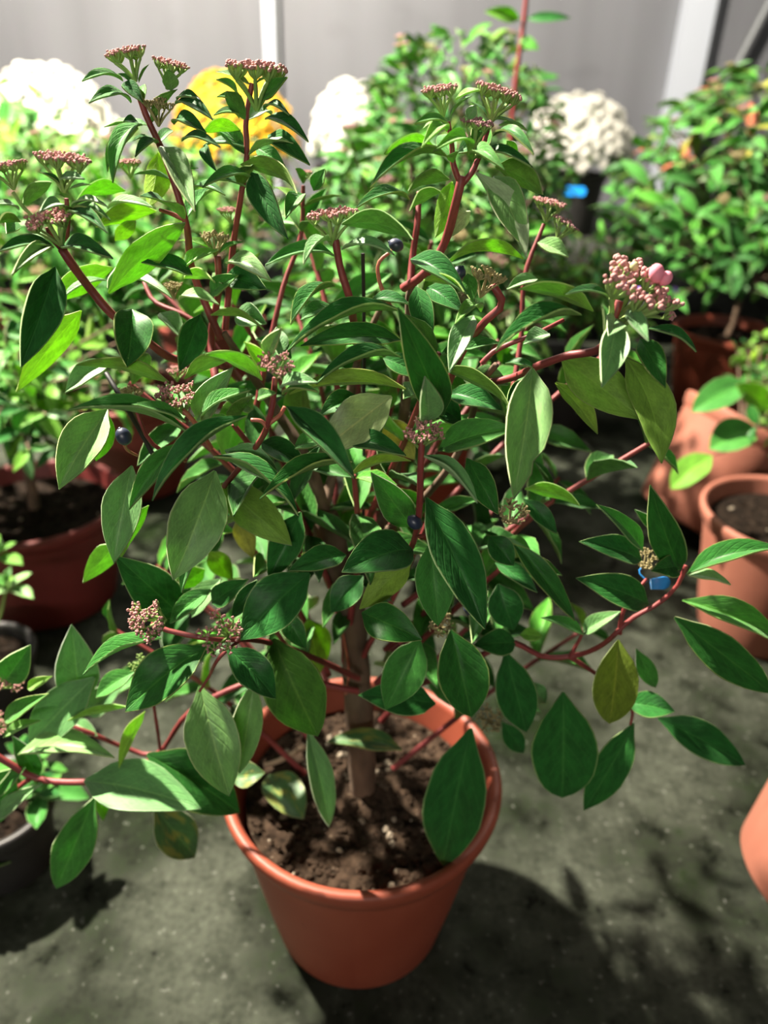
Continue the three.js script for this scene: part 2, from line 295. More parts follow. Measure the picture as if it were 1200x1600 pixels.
{
  // left upright: a pale flange with a dark channel beside it
  const a = wallPoint(421, 40, WZ + 0.03), b = wallPoint(1088, 40, WZ + 0.05);
  const p1 = struct('trim_1', box(0.045, 3.1, 0.06, a.x, 1.5, WZ + 0.03), steel);
  part(p1, 'channel', box(0.018, 3.1, 0.04, a.x + 0.032, 1.5, WZ + 0.02), steelDark);
  const p2 = struct('trim_2', box(0.125, 3.1, 0.07, b.x, 1.5, WZ + 0.035), steel);
  part(p2, 'channel', box(0.02, 3.1, 0.05, b.x + 0.075, 1.5, WZ + 0.025), steelDark);
  const c = wallPoint(1205, 0, WZ + 0.06), d = wallPoint(1150, 105, WZ + 0.06), dir = c.clone().sub(d).normalize();
  struct('trim_3', tube([d.clone().addScaledVector(dir, -0.5), c.clone().addScaledVector(dir, 1.2)], 0.018, 0.018, 10), steelDark);
}
// lamps under the roof, plus the added front fill: housing, glowing face, and a light of the same size and colour just below the face
LAMPS.forEach(([[x, y, z], power, colour, long, wallFill], i) => {
  const t = thing(long ? 'fill_tube' : 'flood_lamp', ['flood lamp hanging over the left side of the greenhouse', 'long white tube lamp hanging above the plants near the back', 'added fill light, an unseen tube low on the wall behind the viewer'][i], 'lamp', [x, y + 0.03, z]);
  const w = long || 0.16, d = long ? 0.14 : 0.12;
  part(t, 'housing', box(w, 0.05, d, 0, 0.03, 0), steelDark);
  part(t, 'lamp_face', box(w - 0.03, 0.006, d - 0.03, 0, 0.002, 0), new THREE.MeshStandardMaterial({ color: 0xffffff, emissive: colour, emissiveIntensity: 3 }));
  if (!wallFill) for (const s of long ? [-0.45, 0.45] : [0]) part(t, 'hanger', tube([V(s, 0.05, 0), V(s, 0.3, 0), V(s, 3.05 - y - 0.03, 0)], 0.004, 0.004, 6), steelDark);
  let l;
  if (long) { l = new THREE.RectAreaLight(colour, power / ((w - 0.03) * (d - 0.03)), w - 0.03, d - 0.03); l.rotation.x = -Math.PI / 2; if (wallFill) { t.rotation.x = Math.PI / 2; t.position.set(x, y, z); } }
  else { l = new THREE.PointLight(colour, power, 0, 2); l.shadow.radius = 2.2; l.castShadow = true; }
  l.position.set(0, -0.03, 0); l.name = 'lamp_light'; t.add(l);
});

// ---------------------------------------------------------------- the potted shrub in front
const plant = thing('potted_shrub', 'large evergreen shrub with red stems and pink bud heads, in the front middle pot', 'potted plant', [0, 0, 0]);
const POT_H = 0.195, POT_R = 0.121;
potted(plant, POT_R, POT_H, 0.081, POT.terra, 0.165, 620);
// stems: points as [x, y, q] along the stem
const pp = (l) => l.map(([x, y, q]) => P(x, y, q));
const mm = (px, at) => px * depthOf(at) / F;
function stem(pts, w0, w1, mat = M.red, name = 'branch') { const p = pp(pts); return part(plant, name, tube(p, mm(w0, p[0]) * 0.44, mm(w1, p[p.length - 1]) * 0.44, 8, 0.12), mat); }
part(plant, 'trunk', tube([V(0, 0.150, 0), V(0, 0.19, 0), P(556, 1040, 0), P(550, 960, 0), P(525, 870, 1), P(505, 800, 1)], 0.012, 0.010, 10, 0.25), M.bark);
stem([[505, 800, 1], [495, 760, 1], [470, 700, 1], [430, 640, 0], [350, 520, 1]], 26, 12, M.bark);
stem([[550, 960, 0], [585, 860, -1], [620, 720, 0], [640, 560, 0], [640, 470, 1], [646, 440, 2]], 24, 16, M.bark);
stem([[505, 800, 1], [530, 700, -2], [560, 560, -3], [600, 470, -3]], 20, 10, M.bark);
stem([[528, 880, 1], [640, 800, 2], [720, 700, 4], [752, 600, 5], [775, 570, 6]], 16, 12, M.bark);
stem([[630, 450, 2], [660, 430, 3], [692, 385, 3], [714, 310, 4], [722, 275, 4]], 16, 17);
stem([[718, 285, 4], [708, 255, 4], [706, 225, 4], [700, 190, 4]], 11, 8);
stem([[720, 290, 4], [738, 268, 4], [752, 235, 4], [766, 190, 4]], 12, 8);
stem([[640, 460, 0], [645, 400, -1], [652, 350, -1], [655, 300, -2]], 13, 10);
stem([[345, 530, 1], [300, 420, 1], [292, 355, 2], [270, 280, 2], [252, 232, 2], [228, 180, 2], [214, 140, 2]], 14, 11);
stem([[292, 345, 2], [270, 335, 2], [250, 328, 3]], 9, 6);
stem([[352, 515, 0], [365, 380, 0], [376, 310, 1], [386, 240, 1], [384, 190, 1], [394, 130, 1]], 12, 9);
stem([[340, 560, 2], [270, 560, 4], [215, 520, 5], [176, 492, 6], [140, 450, 6], [112, 412, 7], [96, 388, 7]], 13, 16);
stem([[100, 395, 7], [106, 350, 7], [104, 310, 7]], 11, 8);
stem([[96, 390, 7], [80, 370, 7], [74, 355, 7]], 10, 9);
stem([[60, 345, 7], [38, 325, 7], [20, 300, 7]], 7, 7, M.green);
stem([[560, 560, 2], [552, 500, 5], [546, 465, 6], [532, 420, 6], [524, 375, 6]], 12, 14);
stem([[755, 600, 6], [800, 590, 7], [840, 572, 9], [885, 556, 10], [940, 543, 11], [958, 500, 11], [968, 470, 11]], 13, 15);
stem([[752, 568, 6], [772, 549, 6], [840, 520, 6], [880, 500, 5]], 10, 7);
stem([[700, 600, 5], [725, 545, 6], [760, 500, 7], [785, 475, 7], [770, 445, 7]], 15, 14);
stem([[350, 760, 8], [395, 705, 10], [418, 665, 12], [426, 630, 12], [430, 590, 12]], 10, 11);
stem([[418, 668, 12], [408, 658, 12], [392, 656, 12]], 9, 7, M.pinkstem);
stem([[420, 662, 12], [438, 648, 12], [445, 636, 12]], 9, 7, M.pinkstem);
stem([[600, 900, 6], [640, 860, 9], [655, 800, 12], [657, 740, 13], [659, 690, 13]], 11, 12);
stem([[655, 838, 11], [672, 836, 12], [690, 838, 12]], 8, 6);
stem([[575, 1090, 3], [680, 1060, 5], [760, 1020, 6], [800, 1004, 6], [850, 1026, 6], [900, 1024, 6], [945, 1005, 7], [985, 968, 7], [1030, 942, 7], [1058, 915, 7], [1072, 884, 7]], 12, 8);
stem([[890, 1026, 6], [905, 1000, 6], [912, 985, 6]], 8, 5);
stem([[890, 1026, 6], [930, 1052, 6], [965, 1080, 7], [988, 1110, 7], [985, 1132, 7]], 9, 5);
stem([[968, 990, 7], [972, 960, 7], [985, 935, 7], [1010, 905, 6]], 9, 6);
stem([[560, 1060, 2], [470, 1020, 7], [400, 1000, 10], [330, 998, 12], [262, 985, 12], [235, 975, 12]], 12, 9);
stem([[375, 1000, 11], [345, 1025, 12], [325, 1060, 11], [312, 1080, 11]], 7, 5);
stem([[560, 1080, 2], [420, 1060, 3], [300, 1110, 4], [240, 1180, 4], [190, 1166, 4], [140, 1145, 5], [100, 1130, 5]], 12, 8);
stem([[240, 1100, 5], [246, 1140, 5], [250, 1170, 4]], 6, 6);
stem([[230, 1190, 5], [180, 1215, 8], [135, 1222, 9], [60, 1217, 9], [18, 1195, 9], [-40, 1160, 9]], 11, 13);
stem([[45, 1218, 9], [15, 1240, 9], [-20, 1262, 9]], 10, 7);
stem([[338, 600, 2], [330, 530, 0], [342, 450, 1], [340, 400, 1]], 15, 12);
stem([[350, 560, 0], [300, 500, -1], [240, 470, -2], [225, 440, -3]], 12, 7);
stem([[400, 640, -2], [430, 500, -3], [445, 440, -4], [470, 370, -5], [474, 290, -5]], 12, 7);
stem([[330, 700, 9], [300, 655, 10], [285, 640, 10]], 9, 9, M.pinkstem);
stem([[290, 720, 7], [235, 690, 9], [205, 620, 9]], 8, 6);
stem([[800, 620, -1], [815, 520, -3], [820, 430, -4], [850, 350, -5]], 11, 7);
stem([[610, 480, 3], [593, 440, 3], [592, 410, 3], [612, 392, 3]], 8, 6, M.pinkstem);
stem([[735, 955, 9], [728, 930, 9], [716, 905, 9]], 5, 4, M.pinkstem);
stem([[530, 960, 1], [545, 1050, 1], [540, 1085, 1]], 5, 4, M.pinkstem);
// flower heads: centre of the flat top, radius in pixels, how far the axis leans in the picture, kind
function bloom(x, y, q, r, lean = 0, type = 0, bud = M.bud, back = 0) {
  const right = V(1, 0, 0).applyQuaternion(camera.quaternion), a = lean * Math.PI / 180;
  const ax = V(0, 1, 0).multiplyScalar(Math.cos(a)).addScaledVector(right, Math.sin(a)).add(V(0, 0, back)).normalize();
  const c = P(x, y, q), R = mm(r, c);
  return head(plant, c.addScaledVector(ax, -1.12 * R), ax, R, type, bud);
}
bloom(198, 80, 2, 37, -12); bloom(265, 98, 2, 33, 12); bloom(400, 104, 1, 54, 2); bloom(247, 165, 2, 26, 5, 2, M.budOld);
bloom(8, 258, 7, 32, -10); bloom(96, 246, 7, 45, 6); bloom(74, 345, 8, 40, -14, 1, M.bud, 0.35);
bloom(690, 138, 4, 35, -8); bloom(782, 142, 4, 40, 14); bloom(746, 195, 5, 31, 4, 1, M.budDark);
bloom(514, 334, 6, 42, -6); bloom(432, 567, 13, 30, 3, 1, M.bud, 0.5); bloom(276, 616, 10, 36, -8, 1, M.bud, 0.3); bloom(660, 674, 13, 33, 4, 1, M.bud, 0.3);
bloom(1002, 448, 11, 76, 24, 1, M.bud, 0.25); bloom(1040, 474, 11, 34, 50, 0, M.bud, 0.3);
bloom(230, 966, 13, 38, -35, 1, M.bud, 0.9); bloom(345, 988, 13, 38, -10, 2, M.bud, 0.9);
bloom(862, 316, -4, 27, 10); bloom(886, 352, -3, 24, 30, 1, M.budDark); bloom(762, 432, 7, 30, 15, 2, M.budOld); bloom(360, 327, -4, 19, 0); bloom(334, 372, 1, 25, 0, 2, M.budOld); bloom(270, 446, 1, 18, 0, 1, M.budOld);
bloom(200, 252, -5, 22); bloom(474, 268, -5, 15); bloom(800, 800, 8, 27, 0, 2, M.budOld, 0.4); bloom(690, 975, 9, 22, 0, 2, M.budOld, 0.7); bloom(768, 1122, 5, 24, 0, 2, M.budOld, 0.7);
bloom(12, 1066, 8, 24, 20, 1, M.bud, 0.5); bloom(0, 1130, 9, 20, 0, 1, M.bud, 0.5); bloom(1012, 876, 6, 22, 0, 2, M.budOld, 0.5); bloom(275, 578, 1, 17, 0, 1); bloom(205, 612, 4, 20, 0, 1, M.budOld); bloom(220, 1040, 8, 20, -10, 2, M.green, 0.6);
{ // the opening pink flower on the right-hand head
  for (const [x, y, r, sy] of [[1026, 427, 12, 1.25], [1040, 435, 10, 1.2]]) { const c = P(x, y, 12), q = mm(r, c), g = ball(q, 0, 0, 0, sy, 2), m = part(plant, 'opening_flower', g, M.petal); m.position.copy(c); m.rotation.z = x < 1030 ? 0.2 : -0.5; m.userData.label = 'pink opening flower bud'; }
  const c = P(991, 416, 11), m = part(plant, 'opening_flower', ball(mm(7, c), 0, 0, 0, 1.1, 2), new THREE.MeshStandardMaterial({ color: new THREE.Color().setRGB(0.45, 0.47, 0.22), roughness: 0.6 })); m.position.copy(c); m.userData.label = 'pale green opening flower bud';
}
for (const [x, y, q, r, rot] of [[193, 682, 11, 12, 0.3], [716, 428, 8, 11, -0.5], [648, 816, 12, 11, 0.8], [619, 383, 3, 10, 1.2], [734, 950, 9, 10, 0.2]]) {
  const c = P(x, y, q), g = mergeGeometries([ball(mm(r, c), 0, 0, 0, 1.22, 3), ball(mm(r * 0.22, c), 0, mm(r, c) * 1.22, 0, 0.6, 1)]); const m = part(plant, 'berry', g, M.berry); m.position.copy(c); m.rotation.z = rot; m.userData.label = 'dark blue berry';
}
stem([[193, 692, 11], [200, 704, 10], [215, 712, 9]], 7, 5, M.pinkstem, 'berry_stalk');
// leaves seen one by one: base, tip, breadth (px), roll, fold, bow, kind
function L(bx, by, bq, tx, ty, tq, w, roll, fold, bow, kind, extra) {
  if (fold >= 28 && roll >= 36 && roll < 62) roll += 15;   // troughs that show the underside of their near half
  const a = P(bx, by, bq), b = P(tx, ty, tq), m = a.clone().add(b).multiplyScalar(0.5);
  return leafBetween(plant, a, b, mm(w, m), roll, { fold, bow, nu: 11, nv: 8, ...(extra || {}) }, kind);
}
// shoot at the upper left
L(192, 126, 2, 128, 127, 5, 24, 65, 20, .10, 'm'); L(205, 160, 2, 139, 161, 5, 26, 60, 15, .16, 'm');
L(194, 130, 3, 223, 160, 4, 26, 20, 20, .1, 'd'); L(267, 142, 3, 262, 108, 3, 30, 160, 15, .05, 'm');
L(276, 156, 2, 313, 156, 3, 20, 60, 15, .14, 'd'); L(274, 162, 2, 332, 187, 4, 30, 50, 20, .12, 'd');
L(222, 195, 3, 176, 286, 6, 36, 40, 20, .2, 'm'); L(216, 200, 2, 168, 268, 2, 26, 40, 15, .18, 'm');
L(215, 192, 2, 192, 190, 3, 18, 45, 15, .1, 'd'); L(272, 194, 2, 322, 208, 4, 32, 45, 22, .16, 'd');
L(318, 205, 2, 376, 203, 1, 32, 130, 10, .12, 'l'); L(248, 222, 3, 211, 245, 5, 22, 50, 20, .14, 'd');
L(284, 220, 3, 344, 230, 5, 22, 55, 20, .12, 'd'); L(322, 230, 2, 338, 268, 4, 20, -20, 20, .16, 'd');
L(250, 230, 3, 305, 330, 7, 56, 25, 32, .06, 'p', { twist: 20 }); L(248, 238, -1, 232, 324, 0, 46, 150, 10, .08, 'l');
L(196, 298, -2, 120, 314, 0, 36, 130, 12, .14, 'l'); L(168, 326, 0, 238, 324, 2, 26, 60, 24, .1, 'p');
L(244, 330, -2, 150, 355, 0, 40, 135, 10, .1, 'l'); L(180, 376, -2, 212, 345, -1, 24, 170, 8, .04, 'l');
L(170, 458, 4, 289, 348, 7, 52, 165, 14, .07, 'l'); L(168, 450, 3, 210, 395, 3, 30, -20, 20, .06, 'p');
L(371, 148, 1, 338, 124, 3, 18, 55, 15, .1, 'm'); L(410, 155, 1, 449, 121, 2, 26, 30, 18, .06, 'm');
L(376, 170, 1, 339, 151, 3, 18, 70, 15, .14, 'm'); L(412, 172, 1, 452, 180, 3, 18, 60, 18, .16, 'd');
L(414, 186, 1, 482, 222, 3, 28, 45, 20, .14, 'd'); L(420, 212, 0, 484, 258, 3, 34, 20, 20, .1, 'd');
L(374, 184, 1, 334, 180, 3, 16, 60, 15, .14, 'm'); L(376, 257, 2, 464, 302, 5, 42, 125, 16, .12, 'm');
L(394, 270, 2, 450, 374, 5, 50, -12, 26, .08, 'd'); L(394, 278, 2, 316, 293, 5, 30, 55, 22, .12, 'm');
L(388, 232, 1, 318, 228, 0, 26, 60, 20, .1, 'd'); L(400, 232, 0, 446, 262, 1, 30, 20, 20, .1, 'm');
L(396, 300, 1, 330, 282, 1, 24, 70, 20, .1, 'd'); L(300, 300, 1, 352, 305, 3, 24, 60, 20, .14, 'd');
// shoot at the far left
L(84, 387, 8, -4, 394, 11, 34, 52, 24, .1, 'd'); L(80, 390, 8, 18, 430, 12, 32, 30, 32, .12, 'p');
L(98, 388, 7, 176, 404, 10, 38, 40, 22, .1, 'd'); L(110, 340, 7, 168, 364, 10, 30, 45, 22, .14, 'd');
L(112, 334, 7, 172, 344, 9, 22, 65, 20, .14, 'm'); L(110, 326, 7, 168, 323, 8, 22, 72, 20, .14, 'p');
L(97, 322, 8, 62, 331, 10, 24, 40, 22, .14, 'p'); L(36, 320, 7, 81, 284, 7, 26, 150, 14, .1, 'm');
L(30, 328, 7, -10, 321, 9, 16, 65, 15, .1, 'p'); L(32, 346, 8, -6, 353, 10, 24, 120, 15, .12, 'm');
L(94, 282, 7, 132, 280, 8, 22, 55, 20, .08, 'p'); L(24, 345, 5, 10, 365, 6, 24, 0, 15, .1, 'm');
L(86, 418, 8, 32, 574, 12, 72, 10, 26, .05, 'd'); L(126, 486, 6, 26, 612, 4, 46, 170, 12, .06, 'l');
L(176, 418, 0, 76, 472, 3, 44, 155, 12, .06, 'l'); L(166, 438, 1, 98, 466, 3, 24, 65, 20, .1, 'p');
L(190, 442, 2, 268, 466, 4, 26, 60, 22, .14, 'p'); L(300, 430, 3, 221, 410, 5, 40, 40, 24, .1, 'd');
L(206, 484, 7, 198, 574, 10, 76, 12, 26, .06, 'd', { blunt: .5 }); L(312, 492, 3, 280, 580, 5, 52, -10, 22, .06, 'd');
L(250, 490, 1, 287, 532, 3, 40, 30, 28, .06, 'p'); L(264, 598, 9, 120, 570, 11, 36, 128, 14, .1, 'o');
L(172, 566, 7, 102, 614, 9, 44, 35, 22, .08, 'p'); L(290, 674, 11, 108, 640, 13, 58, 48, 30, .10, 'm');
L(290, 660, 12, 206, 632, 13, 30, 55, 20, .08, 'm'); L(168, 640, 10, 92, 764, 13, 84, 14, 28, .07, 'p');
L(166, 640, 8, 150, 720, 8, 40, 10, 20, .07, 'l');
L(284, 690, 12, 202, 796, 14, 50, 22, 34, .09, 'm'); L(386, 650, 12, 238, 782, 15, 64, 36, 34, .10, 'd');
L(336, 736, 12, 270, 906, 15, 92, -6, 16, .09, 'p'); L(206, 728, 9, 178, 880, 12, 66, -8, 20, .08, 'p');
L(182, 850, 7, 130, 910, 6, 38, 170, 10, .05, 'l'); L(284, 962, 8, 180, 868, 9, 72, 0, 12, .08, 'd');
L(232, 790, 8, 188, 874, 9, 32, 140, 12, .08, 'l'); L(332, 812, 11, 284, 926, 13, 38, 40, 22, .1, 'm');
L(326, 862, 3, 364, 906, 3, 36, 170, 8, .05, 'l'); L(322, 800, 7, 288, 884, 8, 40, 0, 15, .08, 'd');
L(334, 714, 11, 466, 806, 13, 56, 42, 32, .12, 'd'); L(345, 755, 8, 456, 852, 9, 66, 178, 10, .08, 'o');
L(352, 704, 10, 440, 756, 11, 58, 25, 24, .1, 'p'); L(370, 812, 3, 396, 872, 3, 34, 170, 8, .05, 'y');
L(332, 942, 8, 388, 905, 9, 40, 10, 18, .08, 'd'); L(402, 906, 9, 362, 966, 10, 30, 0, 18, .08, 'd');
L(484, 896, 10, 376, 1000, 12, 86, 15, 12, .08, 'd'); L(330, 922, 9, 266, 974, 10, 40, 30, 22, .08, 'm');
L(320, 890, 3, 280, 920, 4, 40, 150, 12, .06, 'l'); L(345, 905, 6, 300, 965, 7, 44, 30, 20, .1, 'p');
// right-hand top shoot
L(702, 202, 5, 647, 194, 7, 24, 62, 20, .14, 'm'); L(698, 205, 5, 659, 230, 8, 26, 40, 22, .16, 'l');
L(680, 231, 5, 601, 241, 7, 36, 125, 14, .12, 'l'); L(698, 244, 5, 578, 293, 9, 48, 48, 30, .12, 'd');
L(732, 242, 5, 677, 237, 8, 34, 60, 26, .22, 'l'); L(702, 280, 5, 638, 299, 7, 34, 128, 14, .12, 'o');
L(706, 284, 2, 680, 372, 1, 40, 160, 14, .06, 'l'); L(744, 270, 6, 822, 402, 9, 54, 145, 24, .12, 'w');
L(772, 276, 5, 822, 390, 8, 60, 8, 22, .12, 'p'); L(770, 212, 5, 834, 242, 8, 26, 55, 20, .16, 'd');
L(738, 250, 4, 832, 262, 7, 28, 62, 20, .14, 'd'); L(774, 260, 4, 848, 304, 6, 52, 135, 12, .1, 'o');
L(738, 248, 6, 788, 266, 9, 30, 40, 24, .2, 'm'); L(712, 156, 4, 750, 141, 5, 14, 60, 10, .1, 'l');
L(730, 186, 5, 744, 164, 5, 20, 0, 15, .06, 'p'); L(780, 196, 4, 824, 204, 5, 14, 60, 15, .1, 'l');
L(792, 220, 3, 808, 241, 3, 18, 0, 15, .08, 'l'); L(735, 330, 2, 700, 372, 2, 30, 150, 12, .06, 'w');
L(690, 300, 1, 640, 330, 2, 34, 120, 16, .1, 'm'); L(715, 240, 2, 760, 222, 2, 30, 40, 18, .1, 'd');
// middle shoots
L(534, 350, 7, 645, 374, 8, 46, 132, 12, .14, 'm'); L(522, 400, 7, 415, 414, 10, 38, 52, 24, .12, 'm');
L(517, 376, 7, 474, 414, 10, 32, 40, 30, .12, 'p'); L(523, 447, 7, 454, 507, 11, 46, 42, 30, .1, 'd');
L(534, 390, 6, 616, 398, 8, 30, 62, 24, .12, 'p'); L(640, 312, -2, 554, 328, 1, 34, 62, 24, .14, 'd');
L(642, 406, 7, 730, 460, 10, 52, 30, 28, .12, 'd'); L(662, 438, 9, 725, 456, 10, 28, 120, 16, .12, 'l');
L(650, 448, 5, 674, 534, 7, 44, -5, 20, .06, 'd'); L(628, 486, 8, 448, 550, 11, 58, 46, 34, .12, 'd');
L(626, 532, 6, 470, 540, 8, 48, 35, 18, .10, 'd'); L(626, 558, 9, 494, 600, 12, 50, 46, 32, .12, 'd');
L(634, 608, 10, 452, 616, 10, 44, 132, 26, .12, 'o'); L(692, 648, 9, 622, 480, 13, 66, 4, 18, .05, 'd');
L(668, 658, 12, 664, 588, 13, 56, 20, 30, .05, 'p'); L(740, 494, 9, 702, 582, 12, 44, 18, 24, .08, 'p');
L(752, 487, 8, 711, 506, 11, 30, 50, 24, .16, 'l'); L(927, 486, 11, 810, 452, 12, 42, 128, 16, .1, 'm');
L(908, 492, 11, 774, 548, 13, 60, 42, 32, .12, 'd', { nip: 1 }); L(952, 467, 11, 884, 460, 12, 26, 62, 22, .12, 'd');
L(858, 522, 6, 818, 538, 7, 34, 40, 20, .08, 'p'); L(962, 506, 12, 940, 605, 14, 68, 14, 34, .06, 'p');
L(980, 486, 12, 1013, 533, 14, 34, 20, 28, .08, 'p'); L(1012, 514, 11, 1088, 550, 12, 28, 55, 22, .14, 'd');
L(1000, 530, 11, 1039, 606, 13, 46, 12, 24, .12, 'd'); L(996, 538, 10, 1016, 572, 10, 22, 150, 12, .1, 'o');
L(978, 560, 10, 1034, 724, 12, 78, 150, 14, .14, 'o'); L(878, 562, 8, 1004, 656, 9, 74, 172, 10, .08, 'o');
L(868, 598, 7, 934, 678, 8, 40, 140, 14, .08, 'o'); L(832, 576, 11, 802, 780, 15, 96, 10, 30, .05, 'p', { nip: 1 });
L(820, 764, 5, 906, 790, 6, 38, 125, 10, .1, 'l'); L(686, 704, 11, 806, 670, 12, 62, 30, 22, .10, 'm');
L(660, 712, 13, 746, 786, 15, 46, 40, 34, .08, 'p'); L(666, 778, 12, 758, 984, 16, 96, 10, 30, .05, 'd');
L(644, 860, 11, 534, 894, 14, 80, 22, 16, .14, 'd', { blunt: .3 }); L(642, 876, 10, 562, 952, 11, 50, 170, 10, .08, 'o');
L(672, 848, 12, 684, 978, 14, 64, 5, 14, .08, 'm', { blunt: .2 }); L(642, 822, 9, 580, 738, 10, 54, 0, 16, .06, 'm');
L(550, 722, 11, 406, 780, 14, 56, 40, 34, .10, 'd'); L(548, 742, 11, 642, 720, 11, 30, 120, 14, .12, 'l');
L(540, 690, 9, 634, 712, 11, 44, 35, 20, .1, 'd'); L(448, 636, 13, 554, 748, 16, 58, 25, 30, .08, 'd');
L(612, 620, 8, 498, 708, 10, 76, 10, 14, .05, 'q'); L(600, 655, 4, 648, 718, 5, 48, 170, 10, .06, 'y');
L(408, 692, 6, 482, 732, 8, 44, 20, 20, .1, 'd'); L(540, 868, 8, 450, 892, 10, 46, 20, 18, .12, 'd');
L(470, 800, 7, 420, 906, 9, 56, 0, 18, .06, 'd'); L(566, 958, 11, 660, 1000, 13, 62, 5, 14, .12, 'd');
L(568, 900, 8, 518, 956, 9, 54, 15, 18, .08, 'd'); L(440, 954, 9, 478, 1014, 10, 38, 0, 18, .08, 'd');
L(482, 968, 2, 500, 1052, 3, 56, 170, 8, .06, 'l'); L(428, 998, 9, 496, 1150, 11, 100, -8, 14, .08, 'o', { blunt: .2 });
L(704, 984, 10, 736, 1120, 12, 92, 6, 22, .06, 'd', { blunt: .3 }); L(656, 998, 9, 602, 1108, 11, 70, -5, 14, .06, 'm');
L(680, 1100, 8, 560, 1086, 9, 58, 15, 14, .06, 'd'); L(628, 1172, 3, 510, 1160, 3, 44, 40, 12, .12, 'v');
L(480, 1138, 8, 514, 1292, 9, 50, 14, 26, .05, 'p'); L(736, 1138, 7, 692, 1352, 8, 98, -4, 12, .06, 'd');
L(362, 1214, 8, 414, 1208, 8, 44, 10, 14, .08, 'v'); L(398, 1062, 9, 374, 1208, 11, 52, 0, 18, .07, 'p');
L(312, 1072, 10, 358, 1244, 13, 86, -5, 14, .08, 'p'); L(322, 1010, 12, 196, 1112, 14, 84, 22, 16, .08, 'd');
L(252, 998, 12, 130, 1054, 14, 52, 42, 30, .10, 'm'); L(354, 1012, 12, 430, 1092, 13, 62, 15, 18, .10, 'd');
// low branches on the left
L(124, 1090, 6, 112, 976, 7, 70, 0, 14, .05, 'p'); L(148, 1058, 7, 46, 1164, 8, 72, 10, 14, .06, 'p');
L(8, 1064, 8, 48, 1008, 8, 52, 0, 18, .05, 'm'); L(44, 1076, 8, 81, 1057, 9, 20, 20, 20, .05, 'l');
L(8, 1128, 9, 76, 1084, 10, 34, 25, 24, .06, 'm'); L(6, 1152, 9, 63, 1126, 10, 24, 40, 22, .06, 'l');
L(28, 1180, 9, 179, 1184, 10, 56, 42, 20, .14, 'p'); L(132, 1220, 10, 314, 1264, 12, 90, 22, 16, .07, 'p');
L(148, 1246, 10, 88, 1388, 12, 66, 0, 16, .06, 'm'); L(226, 1112, 10, 186, 1200, 10, 26, 140, 14, .05, 'l');
L(230, 1178, 9, 374, 1270, 9, 88, 10, 14, .08, 'd'); L(240, 1262, 7, 304, 1340, 7, 66, 5, 14, .06, 'v');
L(152, 1240, 8, 161, 1282, 8, 24, 150, 10, .05, 'l'); L(-6, 1278, 9, 62, 1226, 10, 32, 20, 24, .05, 'p');
L(-20, 1240, 9, 40, 1200, 9, 40, 10, 20, .05, 'm'); L(198, 1104, 9, 106, 1126, 9, 20, 130, 14, .05, 'l');
L(134, 1116, 3, 194, 1064, 3, 46, 10, 18, .05, 'p'); L(112, 1128, 4, 152, 1150, 5, 26, 10, 18, .05, 'p');
L(20, 1200, 9, -10, 1290, 9, 40, 10, 18, .05, 'm'); L(210, 1050, 9, 150, 1090, 10, 40, 30, 20, .08, 'm'); L(60, 1215, 8, 20, 1150, 8, 36, 0, 20, .05, 'm');
// low branch on the right
L(880, 1082, 7, 878, 1246, 8, 106, 5, 14, .06, 'd', { blunt: .4 }); L(990, 1130, 7, 912, 1266, 8, 56, -12, 12, .06, 'd');
L(966, 1000, 8, 952, 1130, 9, 74, 10, 16, .06, 'g', { blunt: .4 }); L(994, 1014, 6, 1024, 1074, 6, 32, 0, 18, .06, 'm');
L(978, 1098, 7, 1054, 1112, 8, 46, 15, 18, .1, 'd'); L(1028, 1122, 7, 1164, 1196, 8, 60, 15, 16, .06, 'd');
L(1054, 964, 8, 1208, 1084, 9, 66, 0, 18, .05, 'd'); L(1066, 938, 7, 1222, 1008, 8, 60, 32, 28, .10, 'm');
L(1074, 898, 7, 1220, 856, 8, 52, 40, 26, .12, 'd'); L(1076, 900, 7, 1142, 914, 8, 28, 50, 20, .1, 'p');
L(1062, 890, 7, 1016, 758, 8, 58, -10, 20, .05, 'd'); L(1002, 876, 7, 905, 846, 8, 48, 25, 20, .10, 'd');
L(1004, 860, 7, 932, 788, 8, 38, 35, 24, .06, 'm'); L(1032, 834, 6, 992, 796, 6, 20, 10, 18, .06, 'm');
L(1012, 944, 7, 900, 903, 8, 58, 15, 18, .10, 'd'); L(910, 990, 6, 970, 956, 7, 32, 25, 22, .08, 'p');
L(912, 992, 6, 845, 965, 7, 26, 40, 20, .08, 'm'); L(1056, 886, 7, 1018, 892, 9, 40, 10, 18, .06, 'd');
L(798, 844, 6, 898, 970, 8, 42, 20, 24, .06, 'd'); L(774, 880, 6, 840, 926, 8, 36, 25, 24, .08, 'd');
L(818, 780, 5, 870, 834, 6, 34, 20, 20, .06, 'd'); L(794, 840, 6, 828, 858, 7, 20, 30, 20, .06, 'm');
L(778, 912, 6, 802, 984, 7, 60, 0, 16, .06, 'd'); L(806, 1004, 6, 740, 1008, 7, 46, 10, 16, .08, 'd');
L(790, 1018, 6, 822, 1144, 7, 70, 0, 18, .06, 'd'); L(784, 1128, 6, 818, 1176, 6, 34, 0, 16, .05, 'd');
L(812, 992, 6, 848, 995, 6, 24, 20, 16, .06, 'l'); L(826, 1066, 5, 852, 1098, 5, 30, 10, 16, .05, 'p');
L(730, 716, 8, 778, 804, 10, 48, 0, 20, .06, 'd'); L(764, 838, 7, 802, 884, 8, 46, 10, 18, .06, 'd');
L(686, 576, 8, 798, 638, 10, 38, 125, 18, .1, 'o'); L(700, 616, 6, 784, 642, 8, 46, 30, 20, .1, 'd');
L(734, 590, 5, 794, 602, 6, 46, 35, 22, .1, 'p'); L(668, 450, 4, 724, 488, 6, 42, 20, 20, .1, 'd');
